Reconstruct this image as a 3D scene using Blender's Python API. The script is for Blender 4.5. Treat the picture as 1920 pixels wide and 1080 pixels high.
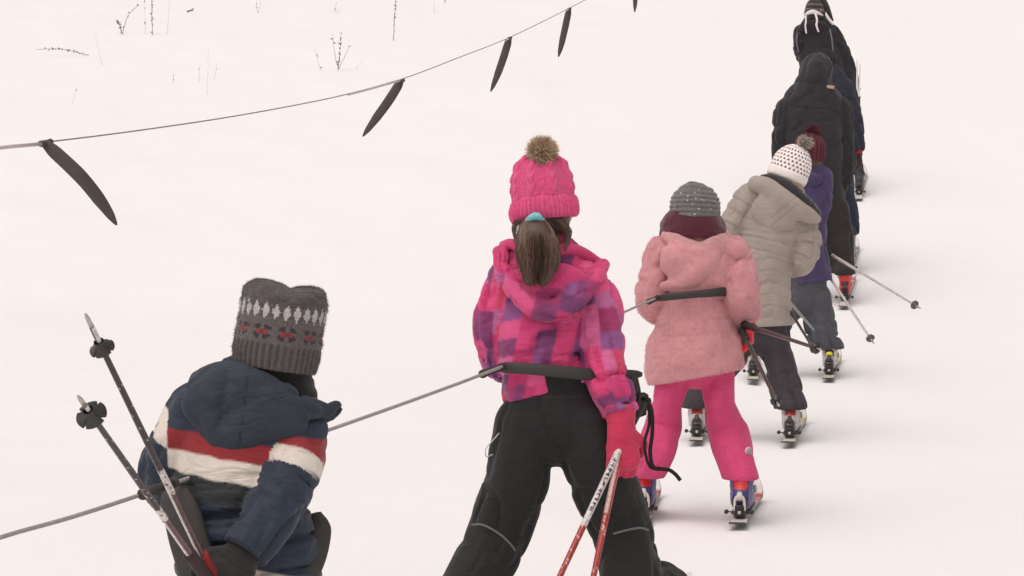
import bpy, math, random
import numpy as np
from mathutils import Matrix, Vector

for o in list(bpy.data.objects): bpy.data.objects.remove(o, do_unlink=True)
scene = bpy.context.scene
COL = scene.collection
R = math.radians

# ------------------------------------------------------------------ camera, world, sun, exposure
FPX = 5000.0; CZ = 1.35                      # focal length in photo pixels, camera height
cam_data = bpy.data.cameras.new('camera'); cam = bpy.data.objects.new('camera', cam_data); COL.objects.link(cam)
cam.location = (0, 0, CZ); cam.rotation_euler = (R(90), 0, 0)
cam_data.sensor_width = 36; cam_data.lens = FPX / 1920 * 36
cam_data.clip_start = 0.1; cam_data.clip_end = 2000
scene.camera = cam
scene.render.filter_size = 1.8

SUN_EL, SUN_AZ = 66, 215                     # degrees; azimuth from +Y clockwise: behind the camera, a little left
world = bpy.data.worlds.new('World'); scene.world = world; world.use_nodes = True
wn = world.node_tree; wn.nodes.clear()
sky = wn.nodes.new('ShaderNodeTexSky'); sky.sky_type = 'NISHITA'; sky.sun_disc = False
sky.sun_elevation = R(SUN_EL); sky.sun_rotation = R(SUN_AZ); sky.air_density = 1.0; sky.dust_density = 4.0; sky.ozone_density = 1.0
hs = wn.nodes.new('ShaderNodeHueSaturation'); hs.inputs['Saturation'].default_value = 0.06       # cloud cover: nearly white light
tint = wn.nodes.new('ShaderNodeMix'); tint.data_type = 'RGBA'; tint.blend_type = 'MULTIPLY'; tint.inputs[0].default_value = 1.0
tint.inputs[7].default_value = (1.0, 0.915, 0.897, 1)
bg = wn.nodes.new('ShaderNodeBackground'); bg.inputs['Strength'].default_value = 0.112
wo = wn.nodes.new('ShaderNodeOutputWorld')
wn.links.new(sky.outputs[0], hs.inputs['Color']); wn.links.new(hs.outputs[0], tint.inputs[6])
wn.links.new(tint.outputs[2], bg.inputs[0]); wn.links.new(bg.outputs[0], wo.inputs[0])

sd = bpy.data.lights.new('sun', 'SUN'); sun = bpy.data.objects.new('sun', sd); COL.objects.link(sun)
sd.energy = 1.3; sd.angle = R(85); sd.color = (1.0, 0.94, 0.9)
az, el = R(SUN_AZ), R(SUN_EL)
sdir = Vector((math.sin(az) * math.cos(el), math.cos(az) * math.cos(el), math.sin(el)))
sun.rotation_euler = sdir.to_track_quat('Z', 'Y').to_euler(); sun.location = (0, -5, 12)

vs = scene.view_settings; vs.view_transform = 'Standard'; vs.look = 'None'; vs.exposure = 0.02; vs.gamma = 1; vs.use_curve_mapping = False

# ------------------------------------------------------------------ helpers
def C(r, g, b, k=.90):
    c = np.array([r, g, b], float) / 255
    return np.where(c <= 0.04045, c / 12.92, ((c + 0.055) / 1.055) ** 2.4) * k
_gy = np.arange(-60, 400, 0.1)
_gp = np.array([(-60, -1.6), (0, 0), (5.6, .21), (7.4, .31), (10, .46), (12.9, .61), (15.6, .82), (19.5, 1.23), (21.5, 1.58), (24, 2.06), (30, 3.32), (60, 9.6), (400, 82)])
_gz = np.interp(_gy, _gp[:, 0], _gp[:, 1]); _k = np.exp(-np.linspace(-2.5, 2.5, 31) ** 2); _k /= _k.sum()
_gz = np.convolve(np.pad(_gz, 15, mode='edge'), _k, 'valid')
def zg(y): return np.interp(y, _gy, _gz)
def W(px, py, d): return np.array([(px - 960) / FPX * d, d, (540 - py) / FPX * d + CZ])
def ground_at(px, py):                       # the point of the snow surface seen at this place of the picture
    ds = np.arange(2, 150, 0.02); f = zg(ds) - ((540 - py) / FPX * ds + CZ)
    i = np.argmax(f > 0); d = ds[i]
    return np.array([(px - 960) / FPX * d, d, zg(d)])
def nrm(v): v = np.asarray(v, float); return v / max(1e-9, np.linalg.norm(v))

_M32 = np.uint32
def _hash(i, j, k):
    with np.errstate(over='ignore'):
        h = i.astype(_M32) * _M32(374761393) + j.astype(_M32) * _M32(668265263) + k.astype(_M32) * _M32(2246822519)
        h = (h ^ (h >> _M32(13))) * _M32(1274126177); h = h ^ (h >> _M32(16))
    return h.astype(np.float64) / 2147483648.0 - 1.0
def vn(x, y, z):                             # value noise, -1..1
    x, y, z = np.broadcast_arrays(np.asarray(x, float), np.asarray(y, float), np.asarray(z, float))
    xi, yi, zi = np.floor(x), np.floor(y), np.floor(z)
    fx, fy, fz = x - xi, y - yi, z - zi
    fx = fx * fx * (3 - 2 * fx); fy = fy * fy * (3 - 2 * fy); fz = fz * fz * (3 - 2 * fz)
    xi, yi, zi = xi.astype(np.int64) + 5000, yi.astype(np.int64) + 5000, zi.astype(np.int64) + 5000
    r = 0
    for a in (0, 1):
        for b in (0, 1):
            for c in (0, 1):
                r = r + _hash(xi + a, yi + b, zi + c) * (fx if a else 1 - fx) * (fy if b else 1 - fy) * (fz if c else 1 - fz)
    return r
def h01(*a):
    a = [np.asarray(q).astype(np.int64) + 9000 for q in a]
    while len(a) < 3: a.append(np.zeros_like(a[0]) + 7)
    a = np.broadcast_arrays(*a)
    return _hash(*a) * .5 + .5

# ------------------------------------------------------------------ materials (all take the object's own colour attribute)
def mat(name, rough=.8, bump=.0, bscale=300., sheen=0., var=.12, vscale=40., metal=0., coat=0., spec=.4, sss=0., wr=0.):
    m = bpy.data.materials.new(name); m.use_nodes = True; n = m.node_tree.nodes; l = m.node_tree.links
    p = n['Principled BSDF']; a = n.new('ShaderNodeAttribute'); a.attribute_name = 'Col'
    tc = n.new('ShaderNodeTexCoord')
    no = n.new('ShaderNodeTexNoise'); no.inputs['Scale'].default_value = vscale; no.inputs['Detail'].default_value = 5
    mr = n.new('ShaderNodeMapRange'); mr.inputs['To Min'].default_value = 1 - var; mr.inputs['To Max'].default_value = 1 + var
    mr.inputs['From Min'].default_value = .25; mr.inputs['From Max'].default_value = .75
    mx = n.new('ShaderNodeVectorMath'); mx.operation = 'SCALE'
    l.new(tc.outputs['Object'], no.inputs['Vector']); l.new(no.outputs['Fac'], mr.inputs['Value'])
    l.new(a.outputs['Color'], mx.inputs[0]); l.new(mr.outputs[0], mx.inputs['Scale']); l.new(mx.outputs[0], p.inputs['Base Color'])
    p.inputs['Roughness'].default_value = rough; p.inputs['Metallic'].default_value = metal
    p.inputs['Specular IOR Level'].default_value = spec
    p.inputs['Sheen Weight'].default_value = sheen; p.inputs['Sheen Roughness'].default_value = .5
    p.inputs['Coat Weight'].default_value = coat
    if sss: p.inputs['Subsurface Weight'].default_value = sss; p.inputs['Subsurface Radius'].default_value = (.01, .004, .002)
    if bump:
        nb = n.new('ShaderNodeTexNoise'); nb.inputs['Scale'].default_value = bscale; nb.inputs['Detail'].default_value = 3
        b = n.new('ShaderNodeBump'); b.inputs['Strength'].default_value = bump; b.inputs['Distance'].default_value = .004
        l.new(tc.outputs['Object'], nb.inputs['Vector']); l.new(nb.outputs['Fac'], b.inputs['Height']); l.new(b.outputs[0], p.inputs['Normal'])
        if wr:                               # fine creases of thin shell cloth
            nw = n.new('ShaderNodeTexNoise'); nw.inputs['Scale'].default_value = 13; nw.inputs['Detail'].default_value = 4; nw.inputs['Distortion'].default_value = 1.2
            mp = n.new('ShaderNodeMapping'); mp.inputs['Scale'].default_value = (.7, .7, 1.5); l.new(tc.outputs['Object'], mp.inputs['Vector']); l.new(mp.outputs[0], nw.inputs['Vector'])
            s1 = n.new('ShaderNodeMath'); s1.operation = 'SUBTRACT'; s1.inputs[1].default_value = .5; s2 = n.new('ShaderNodeMath'); s2.operation = 'ABSOLUTE'; s3 = n.new('ShaderNodeMath'); s3.operation = 'POWER'; s3.inputs[1].default_value = .55
            l.new(nw.outputs['Fac'], s1.inputs[0]); l.new(s1.outputs[0], s2.inputs[0]); l.new(s2.outputs[0], s3.inputs[0])
            b2 = n.new('ShaderNodeBump'); b2.inputs['Strength'].default_value = wr; b2.inputs['Distance'].default_value = .02
            l.new(s3.outputs[0], b2.inputs['Height']); l.new(b.outputs[0], b2.inputs['Normal']); l.new(b2.outputs[0], p.inputs['Normal'])
    return m
M = dict(
    nylon=mat('nylon_shell', .75, .25, 90, .15, .1, 14, spec=.22, wr=.42), padded=mat('padded_nylon', .68, .3, 60, .1, .1, 12, spec=.25, wr=.36),
    twill=mat('ski_trouser_twill', .75, .3, 120, .1,   .10, 18, spec=.2, wr=.34), plush=mat('plush_pile', .95, .6, 230, .35, .09, 70, spec=.1),
    knit=mat('knitted_wool', .95, .5, 500, .3, .14, 120, spec=.1), fur=mat('fur', .8, 0, 1, .1, .1, 200, spec=.2),
    hair=mat('hair', .5, 0, 1, 0, .15, 120, spec=.45), skin=mat('skin', .5, .1, 200, 0, .05, 30, spec=.4, sss=.1),
    plastic=mat('moulded_plastic', .4, .05, 200, 0, .06, 30, spec=.5), rubber=mat('rubber', .65, .2, 120, 0, .12, 30, spec=.4),
    metal=mat('metal', .35, .0, 100, 0, .1, 60, metal=.7), lacquer=mat('lacquered_tube', .35, 0, 1, 0, .35, 110, coat=.2, spec=.5),
    rope=mat('braided_rope', .85, .6, 260, 0, .2, 150, spec=.2), stalk=mat('dry_stalk', .9, .4, 90, 0, .3, 60, spec=.1),
    board=mat('ski_laminate', .4, 0, 1, 0, .12, 25, coat=.2, spec=.5))

# ------------------------------------------------------------------ objects
LOC = {}
def mk(name, V, quads=None, tris=None, col=(.5, .5, .5), mt='nylon', parent=None, smooth=True, org=None):
    V = np.asarray(V, float)
    off = LOC[parent.name] if parent is not None else (np.asarray(org, float) if org is not None else np.zeros(3))
    me = bpy.data.meshes.new(name)
    q = np.zeros((0, 4), int) if quads is None else np.asarray(quads, int).reshape(-1, 4)
    t = np.zeros((0, 3), int) if tris is None else np.asarray(tris, int).reshape(-1, 3)
    nl = q.size + t.size
    me.vertices.add(len(V)); me.vertices.foreach_set('co', (V - off).astype(np.float32).ravel())
    me.loops.add(nl); me.loops.foreach_set('vertex_index', np.concatenate([q.ravel(), t.ravel()]).astype(np.int32))
    st = np.concatenate([np.arange(len(q)) * 4, q.size + np.arange(len(t)) * 3]).astype(np.int32)
    me.polygons.add(len(st)); me.polygons.foreach_set('loop_start', st)
    me.polygons.foreach_set('use_smooth', np.full(len(st), bool(smooth)))
    me.update(calc_edges=True); me.validate()
    c = np.asarray(col, float)
    if c.ndim == 1: c = np.tile(c, (len(V), 1))
    at = me.attributes.new('Col', 'FLOAT_COLOR', 'POINT')
    at.data.foreach_set('color', np.hstack([np.clip(c[:, :3], 0, 1), np.ones((len(V), 1))]).astype(np.float32).ravel())
    me.materials.append(M[mt] if isinstance(mt, str) else mt)
    o = bpy.data.objects.new(name, me); COL.objects.link(o)
    if parent is not None:
        o.parent = parent
    else:
        o.location = off
    LOC[o.name] = off
    return o
def tag(o, label, cat, group=None, kind=None):
    if label: o['label'] = label
    if cat: o['category'] = cat
    if group: o['group'] = group
    if kind: o['kind'] = kind
    return o
def root(name, label, cat, loc, group=None):
    o = bpy.data.objects.new(name, None); COL.objects.link(o); o.location = loc; o.empty_display_size = .1
    LOC[o.name] = np.asarray(loc, float)
    return tag(o, label, cat, group)

def crom(A, sub):                            # Catmull-Rom through the rows of A
    A = np.asarray(A, float)
    if len(A) < 3: 
        t = np.linspace(0, 1, sub + 1)[:, None]; return A[0] * (1 - t) + A[1] * t
    Q = np.vstack([2 * A[0] - A[1], A, 2 * A[-1] - A[-2]]); out = []
    for i in range(1, len(Q) - 2):
        p0, p1, p2, p3 = Q[i - 1:i + 3]
        t = np.linspace(0, 1, sub, endpoint=False)[:, None]
        out.append(.5 * (2 * p1 + (p2 - p0) * t + (2 * p0 - 5 * p1 + 4 * p2 - p3) * t ** 2 + (3 * p1 - p0 - 3 * p2 + p3) * t ** 3))
    out.append(A[-1:]); return np.vstack(out)
def tube(path, rad, n=10, cap=True, flat=1.0, ref=None):    # a swept round or flattened tube: V, quads, tris
    P = np.asarray(path, float); m = len(P); rad = np.broadcast_to(np.asarray(rad, float), (m,))
    T = np.gradient(P, axis=0); T /= np.maximum(1e-9, np.linalg.norm(T, axis=1))[:, None]
    rf = np.array([0, 1, 0.]) if ref is None else np.asarray(ref, float)
    D = rf - (T @ rf)[:, None] * T
    bad = np.linalg.norm(D, axis=1) < .15
    D[bad] = np.array([.3, 0, 1.]) - (T[bad] @ np.array([.3, 0, 1.]))[:, None] * T[bad]
    D /= np.linalg.norm(D, axis=1)[:, None]; S = np.cross(T, D)
    a = np.linspace(0, 2 * np.pi, n, endpoint=False)
    V = P[:, None] + rad[:, None, None] * (np.cos(a)[None, :, None] * S[:, None] + flat * np.sin(a)[None, :, None] * D[:, None])
    V = V.reshape(-1, 3); i = np.arange(m - 1)[:, None] * n; j = np.arange(n)[None]; k = (j + 1) % n
    q = np.stack([i + j, i + k, i + n + k, i + n + j], -1).reshape(-1, 4); t = np.zeros((0, 3), int)
    if cap:
        V = np.vstack([V, P[:1], P[-1:]]); c0, c1 = m * n, m * n + 1; j = np.arange(n); k = (j + 1) % n
        t = np.vstack([np.stack([k, j, np.full(n, c0)], 1), np.stack([(m - 1) * n + j, (m - 1) * n + k, np.full(n, c1)], 1)])
    return V, q, t
def join(*parts):                            # parts: (V, quads, tris, col)
    Vs, qs, ts, cs, b = [], [], [], [], 0
    for V, q, t, c in parts:
        V = np.asarray(V); c = np.asarray(c, float); Vs.append(V)
        if q is not None and len(q): qs.append(np.asarray(q) + b)
        if t is not None and len(t): ts.append(np.asarray(t) + b)
        cs.append(np.tile(c, (len(V), 1)) if c.ndim == 1 else c); b += len(V)
    return np.vstack(Vs), (np.vstack(qs) if qs else None), (np.vstack(ts) if ts else None), np.vstack(cs)
def rbox(c, ax, ay, az, bev=.15):            # chamfered box: centre and three half-axis vectors
    c, ax, ay, az = [np.asarray(v, float) for v in (c, ax, ay, az)]
    L = [np.linalg.norm(v) for v in (ax, ay, az)]; b = bev * min(L)
    V, F = [], []; f = [(l - b) / l for l in L]
    idx = {}
    for sx in (-1, 1):
        for sy in (-1, 1):
            for sz in (-1, 1):
                for k in range(3):
                    w = [f[0], f[1], f[2]]; w[k] = 1
                    idx[sx, sy, sz, k] = len(V); V.append(c + sx * w[0] * ax + sy * w[1] * ay + sz * w[2] * az)
    q, t = [], []
    for k in range(3):
        o1, o2 = [(1, 2), (2, 0), (0, 1)][k]
        for s in (-1, 1):
            r = []
            for a, b2 in ((-1, -1), (1, -1), (1, 1), (-1, 1)):
                g = [0, 0, 0]; g[k] = s; g[o1] = a; g[o2] = b2; r.append(idx[g[0], g[1], g[2], k])
            q.append(r if s > 0 else r[::-1])
        for a in (-1, 1):                    # chamfers along axis k
            for b2 in (-1, 1):
                g = [0, 0, 0]; g[o1] = a; g[o2] = b2; lo = list(g); hi = list(g); lo[k] = -1; hi[k] = 1
                r = [idx[lo[0], lo[1], lo[2], o1], idx[hi[0], hi[1], hi[2], o1], idx[hi[0], hi[1], hi[2], o2], idx[lo[0], lo[1], lo[2], o2]]
                q.append(r if a * b2 < 0 else r[::-1])
    for sx in (-1, 1):
        for sy in (-1, 1):
            for sz in (-1, 1):
                r = [idx[sx, sy, sz, k] for k in range(3)]
                t.append(r if sx * sy * sz > 0 else r[::-1])
    return np.array(V), np.array(q), np.array(t)

# ------------------------------------------------------------------ soft volumes: swept elliptical bodies blended together, meshed with surface nets
class Sw:
    def __init__(s, pts, d0=None, sub=5, flat0=False, flat1=False, ref=(0, 1, 0), k=.02, part=0, disp=None, grow=1.0, end=None):
        if d0 is None: A = np.asarray([list(p) + [p[-1]] * (5 - len(p)) for p in pts], float)      # metres: x, y, z, rx, ry
        else:
            sc = d0 / FPX; A = []
            for p in pts:
                p = list(p) + [p[3]] * (5 - len(p)); w = W(p[0], p[1], d0 + p[2] * sc)
                A.append([*w, p[3] * sc, p[4] * sc])
            A = np.array(A)
        A[:, 3:] *= grow; s.key = A
        B = crom(A, sub); s.P = B[:, :3]; s.rx = np.maximum(B[:, 3], .002); s.ry = np.maximum(B[:, 4], .002)
        T = np.gradient(s.P, axis=0); T /= np.maximum(1e-9, np.linalg.norm(T, axis=1))[:, None]
        rf = nrm(ref); D = rf - (T @ rf)[:, None] * T; bad = np.linalg.norm(D, axis=1) < .2
        alt = np.array([0, 0, 1.]); D[bad] = alt - (T[bad] @ alt)[:, None] * T[bad]
        s.D = D / np.linalg.norm(D, axis=1)[:, None]; s.S = np.cross(s.D, T); s.T = T
        s.al = np.concatenate([[0], np.cumsum(np.linalg.norm(np.diff(s.P, axis=0), axis=1))]); s.L = s.al[-1]
        s.flat0, s.flat1, s.k, s.part, s.disp = flat0, flat1, k, part, disp
        s.endn = T[-1] if end is None else nrm(end)
        r = np.maximum(s.rx, s.ry)[:, None]; s.lo = (s.P - r).min(0) - .012; s.hi = (s.P + r).max(0) + .012
    def ev(s, X):
        n = len(X); out = np.full(n, 9.); al = np.zeros(n); an = np.zeros(n)
        bx = np.maximum(np.maximum(s.lo - X, X - s.hi), 0); bd = np.linalg.norm(bx, axis=1)
        near = bd < .05; out[:] = bd + .03
        Y = X[near]; best = np.full(len(Y), 9.); bal = np.zeros(len(Y)); ban = np.zeros(len(Y))
        for i in range(len(s.P) - 1):
            p, q = s.P[i], s.P[i + 1]; e = q - p; L2 = e @ e
            if L2 < 1e-12: continue
            v = Y - p; t0 = (v @ e) / L2; t = np.clip(t0, 0, 1)
            w = v - t[:, None] * e
            S = s.S[i]; D = s.D[i]; T = e / math.sqrt(L2)
            a, b, c = w @ S, w @ D, w @ T
            rx = s.rx[i] + (s.rx[i + 1] - s.rx[i]) * t; ry = s.ry[i] + (s.ry[i + 1] - s.ry[i]) * t; rc = np.minimum(rx, ry)
            k0 = np.sqrt((a / rx) ** 2 + (b / ry) ** 2 + (c / rc) ** 2); k1 = np.sqrt((a / rx ** 2) ** 2 + (b / ry ** 2) ** 2 + (c / rc ** 2) ** 2)
            d = np.where(k1 > 1e-6, k0 * (k0 - 1) / np.maximum(k1, 1e-6), -rc)
            m = d < best; best[m] = d[m]; bal[m] = (s.al[i] + t * (s.al[i + 1] - s.al[i]))[m]; ban[m] = np.arctan2(b, a)[m]
        if s.disp is not None:
            m = np.abs(best) < .06
            if m.any(): best[m] -= s.disp(bal[m], ban[m], Y[m])
        if s.flat1: best = np.maximum(best, (Y - s.P[-1]) @ s.endn)
        if s.flat0: best = np.maximum(best, -((Y - s.P[0]) @ s.T[0]))
        out[near] = best; al[near] = bal; an[near] = ban
        return out, al, an
def ball(c, r, d0, tilt=0, **kw):            # an ellipsoid: pixel centre (px, py, dd), radii rx, ry(depth), rz; tilt = clockwise lean in degrees
    px, py, dd = c; rx, ry, rz = r; L = max(rz - min(rx, ry), 2.)
    s, co = math.sin(R(tilt)), math.cos(R(tilt)); a = []
    for f in (-1, -.5, 0, .5, 1):
        w = math.sqrt(max(.02, 1 - (f * .94) ** 2)); a.append((px + s * L * f, py - co * L * f, dd, rx * (.35 + .65 * w), ry * (.35 + .65 * w)))
    return Sw(a, d0, sub=3, **kw)
def field(X, sw):
    D = None
    for s in sw:
        d, al, an = s.ev(X)
        if D is None: D, AL, AN, PT = d, al, an, np.full(len(X), s.part); continue
        k = s.k; m = d < D
        h = np.clip(.5 + .5 * (D - d) / k, 0, 1); Dn = D * (1 - h) + d * h - k * h * (1 - h)
        AL = np.where(m, al, AL); AN = np.where(m, an, AN); PT = np.where(m, s.part, PT); D = Dn
    return D, AL, AN, PT
def surfnet(sw, h, cut=None):
    lo = np.min([s.lo for s in sw], axis=0) - 2 * h; hi = np.max([s.hi for s in sw], axis=0) + 2 * h
    nb = np.ceil((hi - lo) / (4 * h)).astype(int); n = nb * 4
    def f(X):
        D = field(X, sw)[0]
        return D if cut is None else np.maximum(D, cut(X))
    g = np.stack(np.meshgrid(*[np.arange(b) for b in nb], indexing='ij'), -1).reshape(-1, 3)
    dc = f(lo + (g * 4 + 1.5) * h); act = np.abs(dc) < 4.6 * h + .008
    G = np.zeros(n); cz = np.where(np.abs(dc) < 1e-9, 1e-6, dc).reshape(nb)
    G[:] = np.repeat(np.repeat(np.repeat(cz, 4, 0), 4, 1), 4, 2)
    off = np.stack(np.meshgrid(*[np.arange(4)] * 3, indexing='ij'), -1).reshape(-1, 3)
    I = (g[act][:, None] * 4 + off[None]).reshape(-1, 3)
    G[I[:, 0], I[:, 1], I[:, 2]] = f(lo + I * h)
    G[np.abs(G) < 1e-9] = 1e-9
    s = G < 0; nx, ny, nz = np.array(n) - 1
    cnt = np.zeros((nx, ny, nz), np.int8)
    cor = [(a, b, c) for a in (0, 1) for b in (0, 1) for c in (0, 1)]
    for a, b, c in cor: cnt += s[a:a + nx, b:b + ny, c:c + nz]
    mk_ = (cnt > 0) & (cnt < 8); ci = np.argwhere(mk_); vid = np.full((nx, ny, nz), -1); vid[mk_] = np.arange(len(ci))
    acc = np.zeros((len(ci), 3)); num = np.zeros(len(ci))
    for a in cor:
        for ax in range(3):
            if a[ax]: continue
            b = list(a); b[ax] = 1
            ia = ci + a; ib = ci + b; ga = G[ia[:, 0], ia[:, 1], ia[:, 2]]; gb = G[ib[:, 0], ib[:, 1], ib[:, 2]]
            m = (ga < 0) != (gb < 0); t = ga[m] / (ga[m] - gb[m]); p = np.tile(np.array(a, float), (m.sum(), 1)); p[:, ax] = t
            acc[m] += p; num[m] += 1
    V = lo + (ci + acc / num[:, None]) * h
    Q = []
    for ax in range(3):
        u, v = [(1, 2), (2, 0), (0, 1)][ax]
        sl = [slice(1, nx), slice(1, ny), slice(1, nz)]; sl2 = list(sl)
        sl[ax] = slice(0, [nx, ny, nz][ax]); sl2[ax] = slice(1, [nx, ny, nz][ax] + 1)
        A_, B_ = s[tuple(sl)], s[tuple(sl2)]; e = np.argwhere(A_ != B_)
        if not len(e): continue
        inside = A_[e[:, 0], e[:, 1], e[:, 2]]; base = e + 1; base[:, ax] -= 1
        def cid(du, dv):
            w = base.copy(); w[:, u] -= du; w[:, v] -= dv; return vid[w[:, 0], w[:, 1], w[:, 2]]
        q = np.stack([cid(1, 1), cid(0, 1), cid(0, 0), cid(1, 0)], 1); q[~inside] = q[~inside][:, ::-1]; Q.append(q)
    Q = np.vstack(Q); Q = Q[(Q >= 0).all(1)]
    return V, Q
def soft(name, sw, h, col, mt, parent, cut=None, extra=None, ss=0):
    V, Q = surfnet(sw, h, cut)
    if callable(col):
        _, AL, AN, PT = field(V, sw); c = col(V, PT, AL, AN)
        for k in range(ss):                   # even out the stair-steps of printed edges
            e = np.vstack([Q[:, [0, 1]], Q[:, [1, 2]], Q[:, [2, 3]], Q[:, [3, 0]]]); acc = c * 2.0; w_ = np.full(len(V), 2.0)
            np.add.at(acc, e[:, 0], c[e[:, 1]]); np.add.at(w_, e[:, 0], 1.0); c = acc / w_[:, None]
    else: c = np.tile(np.asarray(col, float), (len(V), 1))
    T = None
    if extra is not None: V, Q, T, c = join((V, Q, None, c), extra(V, Q, c))
    return mk(name, V, Q, T, c, mt, parent)
def vnormals(V, Q):
    n = np.cross(V[Q[:, 2]] - V[Q[:, 0]], V[Q[:, 3]] - V[Q[:, 1]]); N = np.zeros_like(V)
    for k in range(4): np.add.at(N, Q[:, k], n)
    return N / np.maximum(1e-12, np.linalg.norm(N, axis=1))[:, None]
def fuzz(n, L, w, seed=0, droop=.3, bright=.15):      # short fibres standing on a surface
    def f(V, Q, c):
        rg = np.random.default_rng(seed); N = vnormals(V, Q); i = rg.integers(0, len(V), n)
        d = N[i] + rg.normal(0, .55, (n, 3)); d[:, 2] -= droop; d /= np.linalg.norm(d, axis=1)[:, None]
        sd_ = np.cross(d, rg.normal(0, 1, (n, 3))); sd_ /= np.linalg.norm(sd_, axis=1)[:, None]
        p = V[i] - N[i] * .001; ln = L * rg.uniform(.5, 1.2, n)[:, None]
        X = np.stack([p - sd_ * w / 2, p + sd_ * w / 2, p + d * ln], 1).reshape(-1, 3)
        cc = np.repeat(c[i] * (1 + rg.uniform(-bright, bright, (n, 1))), 3, 0)
        return X, None, np.arange(3 * n).reshape(-1, 3), cc
    return f
def strands(P0, P1, bend, w, col0, col1, rg):  # thin tapered blades from P0 to P1: V, quads, tris, col
    n = len(P0); d = P1 - P0; sd_ = np.cross(d, rg.normal(0, 1, (n, 3))); sd_ /= np.maximum(1e-9, np.linalg.norm(sd_, axis=1))[:, None]
    mid = P0 + d * .55 + bend
    X = np.stack([P0 - sd_ * w / 2, P0 + sd_ * w / 2, mid - sd_ * w * .4, mid + sd_ * w * .4, P1], 1).reshape(-1, 3)
    b = np.arange(n)[:, None] * 5; q = b + np.array([[0, 1, 3, 2]]); t = b + np.array([[2, 3, 4]])
    c = np.stack([col0, col0, (col0 + col1) / 2, (col0 + col1) / 2, col1], 1).reshape(-1, 3)
    return X, q, t, c

# surface relief of cloth
def folds(seed, lam, A, wob=.35):
    def f(al, an, X):
        c_, s_ = np.cos(an), np.sin(an); w = wob * vn(X[:, 0] * 9, X[:, 2] * 9, seed)
        n = vn(al / lam + seed + w, c_ * 1.1 + seed + .5 * al / lam * .4, s_ * 1.1)
        n2 = vn(al / lam * 2.1 + seed * 3 + 2 * w, c_ * 1.7 + seed, s_ * 1.7 + seed)
        n3 = vn(al / lam * 3.7 + c_ * 1.5, c_ * 3 + seed, s_ * 3)
        m = .55 + .45 * vn(al / lam * .6 + seed * 7, c_ * .9, s_ * .9)
        return A * (1.25 * (np.abs(n) ** .6 - .5) + .7 * m * (np.abs(n2) ** .6 - .5) + .3 * m * (np.abs(n3) ** .6 - .5))
    return f
def creases(seed, lam, depth, w=.16, dens=.0, turn=.0):     # narrow pinched folds running round a limb, with soft swells between
    def f(al, an, X):
        c_, s_ = np.cos(an), np.sin(an); wv = .6 * vn(X[:, 0] * 7 + seed, X[:, 1] * 7, X[:, 2] * 7)
        n = vn(al / lam + seed + wv + turn * an, c_ * 1.0 + seed, s_ * 1.0); msk = np.clip(.5 + dens + 1.4 * vn(al / lam * .7 + seed * 5, c_ * 1.3 + 3, s_ * 1.3), 0, 1)
        n2 = vn(al / lam * 1.7 + seed * 2 - wv - turn * an, c_ * 1.4, s_ * 1.4 + seed); m2 = np.clip(.3 + dens + 1.4 * vn(al / lam + seed, c_ * 1.6 + 8, s_ * 1.6), 0, 1)
        return -depth * (np.exp(-(n / w) ** 2) * msk + .7 * np.exp(-(n2 / (w * 1.3)) ** 2) * m2) + depth * .45 * (np.abs(n) ** .7) + depth * .15
    return f
def quilt(sp, A, off=0., A2=.002, seed=3, chev=0.):
    g = creases(seed, .05, A2)
    def f(al, an, X):
        a = (al + off + chev * np.abs(np.abs(an) - np.pi / 2)) / sp; dist = np.abs(a - np.round(a)) * sp
        return A * (-1.2 * np.exp(-(dist / .006) ** 2) + .6 * np.sqrt(np.abs(np.sin(np.pi * a)))) + g(al, an, X)
    return f
def lumps(seed, sc, A):
    def f(al, an, X):
        return A * (vn(X[:, 0] * sc + seed, X[:, 1] * sc, X[:, 2] * sc) + .5 * vn(X[:, 0] * sc * 2.1, X[:, 1] * sc * 2.1 + seed, X[:, 2] * sc * 2.1))
    return f
def both(*fs):
    return lambda al, an, X: sum(f(al, an, X) for f in fs)

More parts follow.
